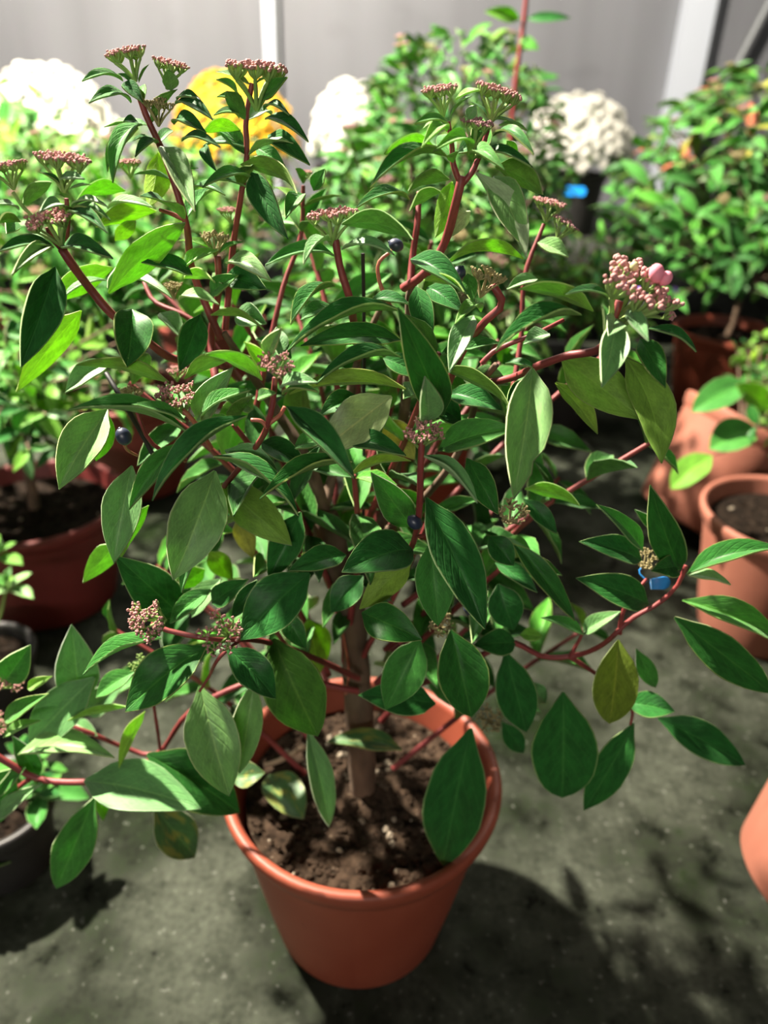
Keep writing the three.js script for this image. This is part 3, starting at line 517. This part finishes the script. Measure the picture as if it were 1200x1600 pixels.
L(818, 404, 6, 696, 414, 9, 44, 118, 24, .12, 'l'); L(730, 428, 8, 738, 472, 9, 26, 10, 18, .06, 'm');
L(840, 380, -2, 888, 402, -1, 34, 35, 22, .1, 'p'); L(840, 437, 1, 792, 452, 2, 28, 40, 22, .1, 'p');
L(790, 568, 8, 838, 576, 9, 20, 50, 20, .1, 'd'); L(830, 596, 5, 792, 640, 6, 40, 10, 20, .06, 'd');
// left of the middle
L(288, 422, 2, 341, 391, 4, 30, 45, 24, .1, 'l'); L(355, 412, 3, 424, 440, 6, 42, 40, 24, .12, 'p');
L(352, 432, 2, 416, 452, 3, 46, 20, 20, .1, 'd'); L(288, 434, 2, 336, 442, 4, 30, 120, 14, .1, 'l');
L(280, 468, 2, 342, 476, 4, 30, 50, 24, .12, 'p'); L(368, 490, 1, 416, 506, 2, 44, 15, 20, .08, 'p');
L(330, 492, 2, 413, 516, 4, 30, 110, 16, .1, 'o'); L(410, 594, 11, 321, 554, 12, 38, 125, 18, .1, 'l');
L(414, 580, 12, 382, 534, 13, 30, 30, 22, .05, 'l'); L(416, 556, 12, 440, 512, 13, 30, 20, 24, .05, 'p');
L(308, 656, 8, 364, 574, 9, 54, 14, 26, .06, 'p'); L(314, 656, 10, 390, 610, 12, 36, 55, 22, .1, 'm');
L(288, 592, 6, 392, 558, 8, 40, 125, 14, .1, 'm'); L(440, 606, 12, 495, 598, 14, 34, 45, 24, .1, 'p');
L(442, 616, 12, 496, 612, 14, 26, 60, 22, .1, 'm'); L(436, 556, 12, 432, 512, 11, 34, 20, 26, .04, 'p');
L(404, 622, 13, 431, 614, 14, 22, 30, 20, .08, 'm'); L(474, 304, 0, 446, 342, 2, 34, 30, 26, .12, 'm');
L(490, 298, -1, 508, 264, -1, 26, 20, 20, .06, 'm'); L(395, 640, 5, 345, 615, 6, 40, 25, 20, .1, 'p');
L(330, 460, 3, 372, 430, 4, 34, 30, 22, .08, 'm'); L(455, 560, 6, 400, 530, 6, 40, 45, 20, .1, 'm');
L(520, 480, 4, 470, 500, 5, 34, 45, 20, .1, 'm'); L(580, 470, 4, 640, 476, 5, 32, 50, 22, .1, 'd');
L(560, 620, 6, 500, 650, 7, 44, 30, 20, .1, 'd'); L(720, 660, 6, 660, 620, 6, 44, 20, 20, .1, 'd');
L(600, 560, 3, 660, 590, 4, 40, 20, 20, .1, 'd'); L(460, 700, 7, 520, 690, 8, 40, 40, 20, .1, 'm');

// shoots that fill the crown between and behind them, all over the shrub
const facing = (d, o) => V(rr(-0.5, 0.5) + d.x * (o.outward || 0), o.outward ? 0.75 : 1, rr(-0.3, 0.6) + d.z * (o.outward || 0));
function shoot(parent, pts, w0, w1, o) {   // points in the parent's coordinates; opposite pairs of leaves along the stem
  const c = new THREE.CatmullRomCurve3(pts, false, 'centripetal');
  if (o.stemMat) part(parent, 'branch', tube(pts, w0, w1, 6, 0.1), o.stemMat);
  const n = o.pairs;
  for (let i = 0; i < n; i++) {
    const t = (o.from ?? 0.25) + (1 - (o.from ?? 0.25)) * (i / Math.max(1, n - 1)) * 0.98, p = c.getPointAt(t), d = c.getTangentAt(t);
    const side = V(1, 0, 0).cross(d).normalize().applyAxisAngle(d, i * 1.571 + rr(-0.5, 0.5));
    for (const sg of [1, -1]) {
      if (o.skip && rnd() < o.skip) continue;
      const out = side.clone().multiplyScalar(sg), dir = out.clone().multiplyScalar(1).addScaledVector(d, rr(0.15, 0.8)).add(V(0, rr(-0.5, 0.25) - (o.droop || 0), 0));
      const L0 = o.leaf * rr(0.7, 1.15) * (1 - 0.35 * (t > 0.85 ? 1 : 0));
      if (o.into) { o.into.push([p.clone().addScaledVector(out, w1 * 0.6), dir, facing(d, o), L0]); continue; }
      leafNormal(parent, p.clone().addScaledVector(out, w1 * 0.6), dir, facing(d, o), L0, pick(o.shapes || T), pick(leafMats[pick(o.kinds)]));
    }
  }
  return [c.getPointAt(1), c.getTangentAt(1)];
}
// leaves past the ones that show singly: one mass of real leaves
const massMat = leafMats.m[0];
function leafMass(parent, name, list, shape, tints, mat = massMat) {
  const m = new THREE.InstancedMesh(shape, mat, list.length); m.name = name; m.userData.kind = 'stuff'; m.castShadow = m.receiveShadow = true;
  const q = new THREE.Matrix4(), c = new THREE.Color();
  list.forEach(([a, dir, nrm, L0], i) => {
    const ax = dir.clone().normalize(), n = nrm.clone().sub(ax.clone().multiplyScalar(nrm.dot(ax))).normalize(), y = n.clone().cross(ax);
    q.makeBasis(ax, y, n).scale(V(L0, L0, L0)).setPosition(a); m.setMatrixAt(i, q); m.setColorAt(i, c.setRGB(...pick(tints)));
  });
  parent.add(m); return m;
}
const TINTS = [[1, 1, 1], [0.6, 0.65, 0.7], [0.4, 0.5, 0.55], [0.7, 0.7, 0.6], [1.5, 1.3, 0.9], [1.1, 1.0, 1.2]];
// small pairs close to the tips of the shoots
seed = 77;
function dress(pts, pairs, leaf, kinds) { shoot(plant, pp(pts), 0.002, 0.0015, { pairs, leaf, kinds, from: 0.1 }); }
dress([[250, 235, 2], [228, 180, 2], [214, 128, 2]], 4, 0.022, ['d', 'm', 'd']); dress([[376, 310, 1], [386, 240, 1], [384, 190, 1], [394, 130, 1]], 4, 0.028, ['d', 'm', 'd', 'p']);
dress([[292, 350, 2], [270, 280, 2]], 2, 0.032, ['d', 'm']); dress([[708, 262, 4], [706, 225, 4], [700, 185, 4]], 2, 0.024, ['m', 'l', 'd']); dress([[745, 255, 4], [766, 185, 4]], 2, 0.024, ['m', 'd']);
dress([[106, 350, 7], [104, 295, 7]], 2, 0.02, ['m', 'd', 'p']); dress([[470, 370, -5], [474, 285, -5]], 3, 0.026, ['m', 'l', 'd']); dress([[344, 460, 1], [340, 395, 1]], 2, 0.032, ['d', 'm', 'l']); dress([[960, 500, 11], [975, 462, 11]], 1, 0.022, ['l', 'p']);
seed = 4242;
const inner = [];
for (let i = 0; i < 34; i++) {   // inner crown, behind the leaves above
  const a = i * 2.39996, rad = 0.03 + 0.15 * Math.sqrt(i / 34), x = Math.cos(a) * rad * 1.25, z = -0.06 + Math.sin(a) * rad * 0.75, y = rr(0.38, 0.64) - Math.max(0, Math.abs(x) - 0.08) * 0.6;
  shoot(plant, [V(x * 0.2 - 0.01, y - 0.14, z * 0.3), V(x * 0.6, y - 0.06, z * 0.7), V(x, y, z)], 0.0026, 0.0016, { pairs: 4, leaf: 0.058, kinds: ['m'], stemMat: M.red, from: 0.35, into: inner });
}
leafMass(plant, 'inner_leaves', inner, T[3], TINTS);

// ---------------------------------------------------------------- things lying about the front pot
seed = 555;
function fallen(px, py, tx, ty, h, w, kind, label, roll = 0) {
  const at = (x, y) => { const r = rayOf(x, y); return r.multiplyScalar((h - eye.y) / r.y).add(eye); };
  const a = at(px, py), b = at(tx, ty), o = thing('fallen_leaf', label, 'leaf', [a.x, a.y, a.z]);
  const ax = b.clone().sub(a), L0 = ax.length();
  leafNormal(o, V(0, 0, 0), ax, V(roll, 1, 0.15), L0, leafGeo({ ratio: clamp(mm(w, a) / L0, 0.2, 0.8), fold: 14, bow: 0.08, blunt: 0.6, s: px, fat: 0.01 }), pick(leafMats[kind]), 'blade');
}
fallen(418, 1212, 474, 1280, 0.178, 62, 'v', 'olive brown fallen leaf lying on the soil of the front pot');
{
  const at = (x, y, h) => { const r = rayOf(x, y); return r.multiplyScalar((h - eye.y) / r.y).add(eye); };
  const mt = new THREE.MeshStandardMaterial({ color: new THREE.Color().setRGB(0.42, 0.30, 0.20), roughness: 0.85 });
  single('dry_twig', tube([at(412, 1196, 0.176), at(440, 1187, 0.178), at(476, 1166, 0.18)], 0.0022, 0.003, 7, 0.3), mt, 'short pale dry twig lying on the soil at the left of the front pot', 'twig');
  single('thin_stake', tube([P(567, 396, 2), P(568, 440, 2), P(569, 520, 1), P(566, 1120, -1)], 0.0012, 0.0012, 6), M.dark, 'thin black upright wire stake standing inside the crown of the front shrub', 'stake');
  single('thin_stake', tube([P(166, 583, 5), P(185, 615, 6), P(206, 650, 6), P(240, 712, 6)], 0.0014, 0.0014, 6), M.dark, 'thin black slanting wire stake at the left side of the front shrub', 'stake');
  const blue = new THREE.MeshPhysicalMaterial({ color: new THREE.Color().setRGB(0.02, 0.22, 0.60), roughness: 0.4, clearcoat: 0.4 });
  const tg = thing('plant_tag', 'small blue plastic tag hanging among leaves of the low right branch', 'tag', P(1030, 911, 6).toArray());
  const s = new THREE.Shape(); s.moveTo(-0.0085, -0.004); s.lineTo(0.004, -0.0055); s.quadraticCurveTo(0.01, -0.004, 0.0095, 0.001); s.quadraticCurveTo(0.008, 0.005, 0.003, 0.0048); s.lineTo(-0.0085, 0.0042); s.closePath();
  const g = new THREE.ExtrudeGeometry(s, { depth: 0.0012, bevelEnabled: true, bevelSize: 0.0004, bevelThickness: 0.0004, bevelSegments: 2 }), m = part(tg, 'plate', g, blue); m.rotation.set(-0.5, 0.2, 0.12);
  m.scale.setScalar(0.75); part(tg, 'loop', tube([V(-0.008, 0.001, 0), V(-0.013, 0.006, -0.004), V(-0.006, 0.012, -0.006)], 0.0006, 0.0006, 5), blue);
}

// ---------------------------------------------------------------- the plants standing round it
function F0(px, py, h = 0) { const r = rayOf(px, py); return r.multiplyScalar((h - eye.y) / r.y).add(eye); }
function D(px, py, z) { return P(px, py, z * 100); }
// a bush of shoots: o.at base, o.h crown height above at, o.r crown radius, o.low where the crown begins
function bush(name, label, cat, o, group) {
  const t = thing(name, label, cat, o.at, group);
  if (o.pot) potted(t, o.pot[0], o.pot[1], o.pot[2], o.pot[3], o.pot[1] - 0.025, 60);
  const y0 = o.pot ? o.pot[1] - 0.02 : 0, n = o.shoots;
  part(t, 'trunk', tube([V(0, y0 - 0.01, 0), V(0.006, y0 + (o.low - y0) * 0.6, 0.004), V(0, o.low + 0.3 * (o.h - o.low), 0)], o.trunk || 0.008, (o.trunk || 0.008) * 0.6, 7, 0.2), o.bark || M.bark);
  const mass = [];
  let heads = 0;
  for (let i = 0; i < n; i++) {
    const u = (i + 0.5) / n, a = i * 2.39996 + rr(-0.3, 0.3), el = Math.asin(clamp(-0.25 + 1.25 * u * 0.98, -1, 1)) + rr(-0.12, 0.12), k = rr(0.8, 1.08);
    const mid = o.low + (o.h - o.low) * 0.35, rise = o.h - mid;
    const e = V(Math.cos(a) * Math.cos(el) * o.r * k, mid + Math.sin(el) * rise * k, Math.sin(a) * Math.cos(el) * o.r * k * (o.deep || 1));
    const s = V(0, Math.max(y0 + 0.02, o.low + (e.y - o.low) * 0.25), 0), m = s.clone().lerp(e, 0.55).add(V(0, 0.02, 0));
    const [p, d] = shoot(t, [s, m, e], o.stem || 0.003, (o.stem || 0.003) * 0.6, { pairs: o.pairs, leaf: o.leaf, kinds: o.kinds, shapes: o.shapes, stemMat: o.stemMat || M.bark, from: o.from || 0.3, outward: 0.9, skip: o.skip, droop: o.droop, into: (n - 1 - i) * o.pairs * 2 >= 290 ? mass : null });
    if (o.heads && el > 0.15 && rnd() < o.heads) { head(t, p, d.clone().add(V(0, 1.2, 0)), rr(0.010, 0.016), pick([0, 0, 1]), pick([M.bud, M.budDark, M.budOld])); heads++; }
  }
  for (let i = 0; i < (o.extra || 0); i++) {
    const a = rr(0, 6.283), y = rr(-0.5, 1), q = Math.sqrt(1 - y * y) * rr(0.75, 1.02) * o.r, mid = o.low + (o.h - o.low) * 0.35, c = Math.cos(a), s = Math.sin(a);
    mass.push([V(c * q, mid + y * (o.h - mid) * 0.95, s * q), V(c + rr(-0.8, 0.8), rr(-0.7, 0.6), s + rr(-0.8, 0.8)), V(c * 0.9 + rr(-0.5, 0.5), 0.8, s * 0.9 + rr(-0.5, 0.5)), o.leaf * rr(0.7, 1.1)]);
  }
  if (mass.length) leafMass(t, 'foliage', mass, (o.shapes || T)[2], TINTS);
  return t;
}
// chrysanthemums: a cushion of flowers over dark leaves in a pot
const bloomGeo = (() => {
  const g = []; seed = 31;
  for (const [n, r, lift, len] of [[11, 0.25, 0.06, 0.75], [10, 0.16, 0.28, 0.6], [7, 0.08, 0.42, 0.42]]) for (let i = 0; i < n; i++) {
    const a = i / n * 6.283 + r * 9, w = 0.17, c = Math.cos(a), s = Math.sin(a), q = new THREE.BufferGeometry();
    const pt = (x, y, z) => [c * x - s * z, y, s * x + c * z];
    q.setAttribute('position', new THREE.Float32BufferAttribute([...pt(r * 0.4, lift * 0.6, 0), ...pt(r + len * 0.5, lift + 0.12, -w), ...pt(r + len * 0.5, lift + 0.12, w), ...pt(r + len, lift + 0.02 + rr(-0.05, 0.1), 0), ...pt(r + len * 0.5, lift + 0.02, 0)], 3));
    q.setIndex([0, 1, 4, 0, 4, 2, 1, 3, 4, 4, 3, 2]); g.push(q.toNonIndexed());
  }
  const m = mergeGeometries(g); m.computeVertexNormals(); return m;
})();
const petalMat = (r, g, b) => new THREE.MeshPhysicalMaterial({ color: new THREE.Color().setRGB(r, g, b), roughness: 0.9, transmission: 0.25, thickness: 0, side: THREE.DoubleSide });
const WHITE = petalMat(0.86, 0.85, 0.80), WHITE_DIM = petalMat(0.66, 0.65, 0.60), YELLOW = petalMat(0.85, 0.55, 0.02);  // second tone is white darkened to imitate weaker light on the right plant
function mum(label, at, R, hh, mat, potH, n, flowerR, group, bare = 0) {
  const t = thing('potted_chrysanthemum', label, 'potted plant', at, group);
  potted(t, 0.11, potH, 0.085, POT.black, potH - 0.02, 0);
  part(t, 'stem', tube([V(0, potH - 0.03, 0), V(0, potH + 0.03, 0), V(0.004, potH + hh * 0.5, 0)], 0.008, 0.005, 7), M.green);
  const base = potH + 0.02;
  for (let i = 0; i < n; i++) {
    const u = (i + 0.5) / n, y = 1 - u * 1.08, rad = Math.sqrt(Math.max(0, 1 - y * y)), a = i * 2.39996;
    if (y < 0.12 && rnd() < bare) continue;
    const j = rr(0.93, 1.05), p = V(Math.cos(a + rr(-0.08, 0.08)) * rad * R * j, base + hh * 0.12 + y * hh * 0.88 * j, Math.sin(a) * rad * R * j), d = V(p.x / R, (y + 0.15) * 1.1, p.z / R).normalize();
    const m = part(t, 'flower', bloomGeo, mat); m.position.copy(p); m.quaternion.setFromUnitVectors(V(0, 1, 0), d).multiply(new THREE.Quaternion().setFromAxisAngle(V(0, 1, 0), rr(0, 6))); m.scale.setScalar(flowerR * rr(0.7, 1.2));
    if (i % 3 === 0) part(t, 'flower_stalk', tube([V(0, base, 0), V(p.x * 0.6, base + (p.y - base) * 0.7, p.z * 0.6), p.clone().addScaledVector(d, -0.004)], 0.0022, 0.0014, 5), M.green);
  }
  for (let i = 0; i < 90; i++) { const a = rr(0, 6.283), y = rr(0.0, 0.55), rad = rr(0.75, 0.98) * Math.sqrt(1 - y * y * 0.6) * R; leafNormal(t, V(Math.cos(a) * rad * 0.8, base + y * hh * 0.7 - 0.02, Math.sin(a) * rad * 0.8), V(Math.cos(a), rr(-0.7, 0.3), Math.sin(a)), V(rr(-0.3, 0.3), 1, rr(-0.3, 0.3)), rr(0.035, 0.055), pick(TR), pick(leafMats[pick(['d', 'd', 'm'])])); }
  return t;
}
const BZ = -2.1;
{ // low bench along the back wall that carries the chrysanthemums
  const conc = new THREE.MeshStandardMaterial({ map: floorTex, roughness: 0.85 });
  const b = thing('display_bench', 'low grey concrete bench in front of the back wall under the chrysanthemums', 'bench', [-0.2, 0, -2.25]);
  part(b, 'bench_top', box(3.4, 0.05, 0.9, 0, 0.275, 0), conc);
  for (const x of [-1.5, -0.5, 0.5, 1.5]) part(b, 'block', box(0.16, 0.25, 0.7, x, 0.125, 0), conc);
}
seed = 11; mum('white chrysanthemum in a black pot at the right, below the pale wall post', [0.55, 0.30, BZ], 0.165, 0.185, WHITE_DIM, 0.175, 260, 0.022, undefined, 0.45);
seed = 12; mum('yellow chrysanthemum behind the two top left bud heads', [-0.475, 0.30, BZ], 0.175, 0.215, YELLOW, 0.175, 240, 0.023);
seed = 13; mum('brightly lit white chrysanthemum at the left edge of the photo', [-1.03, 0.30, BZ], 0.18, 0.215, WHITE, 0.175, 240, 0.023);
seed = 14; mum('white chrysanthemum right of the yellow one, half hidden by the small leaved bush', [-0.13, 0.30, BZ], 0.11, 0.20, WHITE, 0.175, 110, 0.026);
// left pot with a pale green shrub
seed = 21; bush('potted_shrub', 'pale green leafy shrub in a dull red pot at the left edge', 'potted plant', { at: [-0.50, 0, -0.50], pot: [0.132, 0.172, 0.095, POT.red], h: 0.46, low: 0.25, r: 0.18, shoots: 48, pairs: 4, leaf: 0.055, kinds: ['l', 'm', 'm', 'p', 'l', 'd'], shapes: T, stemMat: M.bark });
seed = 22; bush('potted_shrub', 'yellow-green bushy plant in front of the left white chrysanthemum', 'potted plant', { at: [-0.92, 0, -1.45], pot: [0.13, 0.2, 0.09, POT.dull], h: 0.69, low: 0.32, r: 0.30, shoots: 66, pairs: 4, leaf: 0.062, kinds: ['l', 'm', 'w', 'l', 'm', 'p'], shapes: TR, stemMat: M.green });
seed = 23; bush('potted_shrub', 'bright green plant below the yellow chrysanthemum', 'potted plant', { at: [-0.42, 0, -1.35], pot: [0.13, 0.2, 0.09, POT.dull], h: 0.645, low: 0.3, r: 0.25, shoots: 56, pairs: 4, leaf: 0.06, kinds: ['l', 'm', 'l', 'w', 'm'], shapes: T, heads: 0.3 });
seed = 24; bush('potted_shrub', 'bushy bud-topped shrub directly behind the left half of the front shrub', 'potted plant', { at: [-0.47, 0, -0.88], pot: [0.12, 0.195, 0.082, POT.dull], h: 0.62, low: 0.28, r: 0.22, shoots: 60, pairs: 4, leaf: 0.064, kinds: ['l', 'm', 'm', 'l', 'p'], heads: 0.6 });
seed = 25; bush('potted_shrub', 'bud-topped shrub directly behind the middle of the front shrub', 'potted plant', { at: [0.05, 0, -0.76], pot: [0.12, 0.195, 0.082, POT.terra], h: 0.66, low: 0.17, r: 0.21, extra: 400, shoots: 110, pairs: 4, leaf: 0.060, kinds: ['m', 'm', 'l', 'p', 'd'], heads: 0.6 });
seed = 26; { const t = bush('potted_shrub', 'tall small-leaved shrub with brownish buds rising before the back wall', 'potted plant', { at: [0.13, 0, -1.22], pot: [0.13, 0.2, 0.09, POT.terra], h: 0.80, low: 0.30, r: 0.215, extra: 700, from: 0.5, shoots: 110, pairs: 5, leaf: 0.05, kinds: ['m', 'd', 'd', 'o', 'p'], heads: 0.5 });
  const o = V(0.13, 0, -1.22), pts = [D(790, 330, -1.0), D(806, 125, -1.0), D(818, 40, -1.0), D(826, -40, -1.0)].map((p) => p.sub(o)); part(t, 'branch', tube(pts, 0.0055, 0.0035, 7, 0.2), M.red);
  const lf = (a, b, c, d, w, k) => leafBetween(t, D(a, b, -1.0), D(c, d, -0.98), w * 1.2 / F, 20, { fold: 15, bow: 0.08 }, k); lf(812, 30, 757, 18, 24, 'l'); lf(822, 30, 892, 28, 16, 'd'); lf(812, 62, 842, 78, 20, 'm'); }
seed = 27; bush('potted_shrub', 'tall shrub with green and yellowing leaves at the right edge, in a terracotta pot', 'potted plant', { at: [0.83, 0, -1.38], pot: [0.13, 0.21, 0.092, POT.terra], h: 0.76, low: 0.28, extra: 300, r: 0.32, shoots: 100, pairs: 4, leaf: 0.078, kinds: ['m', 'd', 'y', 'm', 'o', 'p', 'v', 'r', 'd', 'm', 'g'], heads: 0.3 });
seed = 28; bush('potted_shrub', 'low green plant between the front shrub and the pots at the right', 'potted plant', { at: [0.42, 0, -1.28], pot: [0.11, 0.16, 0.08, POT.black], h: 0.42, low: 0.2, r: 0.14, shoots: 40, pairs: 4, leaf: 0.05, kinds: ['m', 'l', 'o', 'd', 'm'], heads: 0.2 });
// the upright pot at the right edge and its low plant
seed = 29; { const t = bush('potted_shrub', 'small young shrub in the upright terracotta pot at the right edge, its soil showing', 'potted plant', { at: [0.585, 0, -0.48], pot: [0.122, 0.2, 0.084, POT.pale], h: 0.36, low: 0.26, r: 0.10, shoots: 8, pairs: 3, leaf: 0.045, kinds: ['m', 'l', 'd'], shapes: TR, stemMat: M.bark });
  for (const [a, b, c, d, w, k, q] of [[1168, 598, 1080, 644, 52, 'm', -52], [1180, 668, 1108, 702, 62, 'm', -50], [1112, 712, 1048, 764, 50, 'l', -48], [1200, 640, 1150, 600, 40, 'l', -52]]) { const p = P(a, b, q), e = P(c, d, q + 2); leafBetween(t, p, e, mm(w, p), 20, { fold: 14, bow: 0.08, blunt: 0.6 }, k); part(t, 'stalk', tube([V(0.02, 0.24, 0), p.clone().sub(t.position).multiplyScalar(0.5).add(V(0, 0.16, 0)), p.clone().sub(t.position)], 0.0016, 0.001, 5), M.pinkstem); } }
{ // the pot that leans over behind it
  seed = 30; const t = thing('potted_shrub', 'small-leaved shrub in a leaning terracotta pot behind the upright one', 'potted plant', [0.555, 0.03, -0.76]);
  const tilt = new THREE.Group(); t.add(tilt); t.remove(tilt);
  potted(t, 0.118, 0.2, 0.085, POT.pale, 0.175, 20);
  for (let i = 0; i < 22; i++) { const a = i * 2.4, rad = rr(0.03, 0.12), y = rr(0.26, 0.40); shoot(t, [V(0, 0.18, 0), V(Math.cos(a) * rad * 0.5 , y * 0.8, Math.sin(a) * rad * 0.5), V(Math.cos(a) * rad , y, Math.sin(a) * rad)], 0.003, 0.0016, { pairs: 4, leaf: 0.042, kinds: ['l', 'm', 'm', 'd', 'l'], shapes: TR, stemMat: M.bark, from: 0.45 }); }
  t.rotation.z = -0.48; t.rotation.x = -0.2;
}
{ seed = 33; const t = thing('flower_pot', 'terracotta pot cut by the right edge, low in the photo', 'pot', [0.47, 0.012, -0.03]); potted(t, 0.118, 0.2, 0.088, POT.pale, 0.17, 30); t.rotation.z = -0.28; }
// rosette plants at the lower left
function rosette(label, x, z, h, n, kinds, s) {
  seed = s; const t = thing('potted_seedling', label, 'potted plant', [x, 0, z]);
  potted(t, 0.06, 0.09, 0.045, POT.black, 0.075, 6);
  part(t, 'stem', tube([V(0, 0.07, 0), V(0.004, h * 0.6, 0), V(0, h, 0)], 0.003, 0.002, 6), M.green);
  for (let k = 0; k < 4; k++) { const a = k * 1.7, e = V(Math.cos(a) * 0.05, h - 0.02 + rr(-0.03, 0.03), Math.sin(a) * 0.05); part(t, 'branch', tube([V(0, h * 0.5, 0), V(e.x * 0.6, h * 0.7, e.z * 0.6), e], 0.002, 0.0016, 5), M.green);
    for (let i = 0; i < n; i++) { const b = i * 2.4, el = 1.1 - i / n * 1.4; leafNormal(t, e.clone().add(V(0, -i * 0.0016, 0)), V(Math.cos(b) * Math.cos(el), Math.sin(el), Math.sin(b) * Math.cos(el)), V(0, 1, 0.01), rr(0.026, 0.042) * (0.6 + 0.5 * i / n), pick(TR), pick(leafMats[pick(kinds)])); } }
}
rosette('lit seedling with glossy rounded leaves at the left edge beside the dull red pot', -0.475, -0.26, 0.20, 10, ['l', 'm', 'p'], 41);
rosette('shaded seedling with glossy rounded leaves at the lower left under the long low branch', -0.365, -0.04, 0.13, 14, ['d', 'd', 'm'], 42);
// violas and a blue label farther back
const violaMat = petalMat(0.26, 0.16, 0.62), violaYellow = petalMat(0.8, 0.5, 0.05);
const violaGeo = (() => { const g = []; for (const [a, r] of [[1.2, 1], [1.94, 1], [0.1, 0.85], [3.04, 0.85], [4.71, 1.05]]) { const c = new THREE.CircleGeometry(0.5 * r, 8); c.scale(1, 1.1, 1); c.translate(Math.cos(a) * 0.5, Math.sin(a) * 0.5, rr(0, 0.05)); g.push(c); } return mergeGeometries(g); })();
[[0.70, -1.68, 'violet flowers in a small black pot below the right white chrysanthemum'], [0.62, -1.52, 'pale violet flowers in a small black pot left of the yellowing shrub']].forEach(([x, z, label], i) => {
  seed = 61 + i; const t = thing('potted_viola', label, 'potted plant', [x, 0, z]);
  potted(t, 0.06, 0.10, 0.045, POT.black, 0.085, 0);
  for (let k = 0; k < 26; k++) { const a = rr(0, 6.283), q = rr(0.01, 0.07); leafNormal(t, V(Math.cos(a) * q * 0.5, rr(0.09, 0.2), Math.sin(a) * q * 0.5), V(Math.cos(a), rr(0, 0.8), Math.sin(a)), V(0, 1, 0.2), rr(0.03, 0.05), pick(TR), pick(leafMats[pick(['m', 'd', 'l'])])); }
  for (let k = 0; k < 9; k++) { const a = k * 2.4, q = 0.02 + 0.008 * k, p = V(Math.cos(a) * q, 0.23 + rr(-0.03, 0.04), Math.sin(a) * q); part(t, 'flower_stalk', tube([V(0, 0.09, 0), V(p.x * 0.5, 0.17, p.z * 0.5), p], 0.0012, 0.001, 5), M.green); const m = part(t, 'flower', violaGeo, i ? petalMat(0.5, 0.45, 0.75) : violaMat); m.position.copy(p); m.scale.setScalar(0.016); m.rotation.set(-0.5, rr(-0.6, 0.6), 0); const y = part(m, 'flower_eye', ball(0.16, 0, 0, 0.06, 0.8, 0), violaYellow); }
});
{ const p = D(897, 299, -1.6), t = thing('plant_label', 'bright blue plastic label sticking up below the right white chrysanthemum', 'label', [p.x, 0, p.z]);
  const bl = new THREE.MeshPhysicalMaterial({ color: new THREE.Color().setRGB(0.01, 0.25, 0.75), roughness: 0.4 });
  const s = new THREE.Shape(); s.moveTo(-0.03, -0.011); s.lineTo(0.024, -0.011); s.quadraticCurveTo(0.034, 0, 0.024, 0.011); s.lineTo(-0.03, 0.011); s.closePath();
  const m = part(t, 'plate', new THREE.ExtrudeGeometry(s, { depth: 0.002, bevelEnabled: false }), bl); m.position.set(0, p.y, 0); m.rotation.x = -0.4;
  part(t, 'stick', box(0.004, p.y, 0.002, 0, p.y / 2, -0.002), M.dark); }

renderer.render(scene, camera);
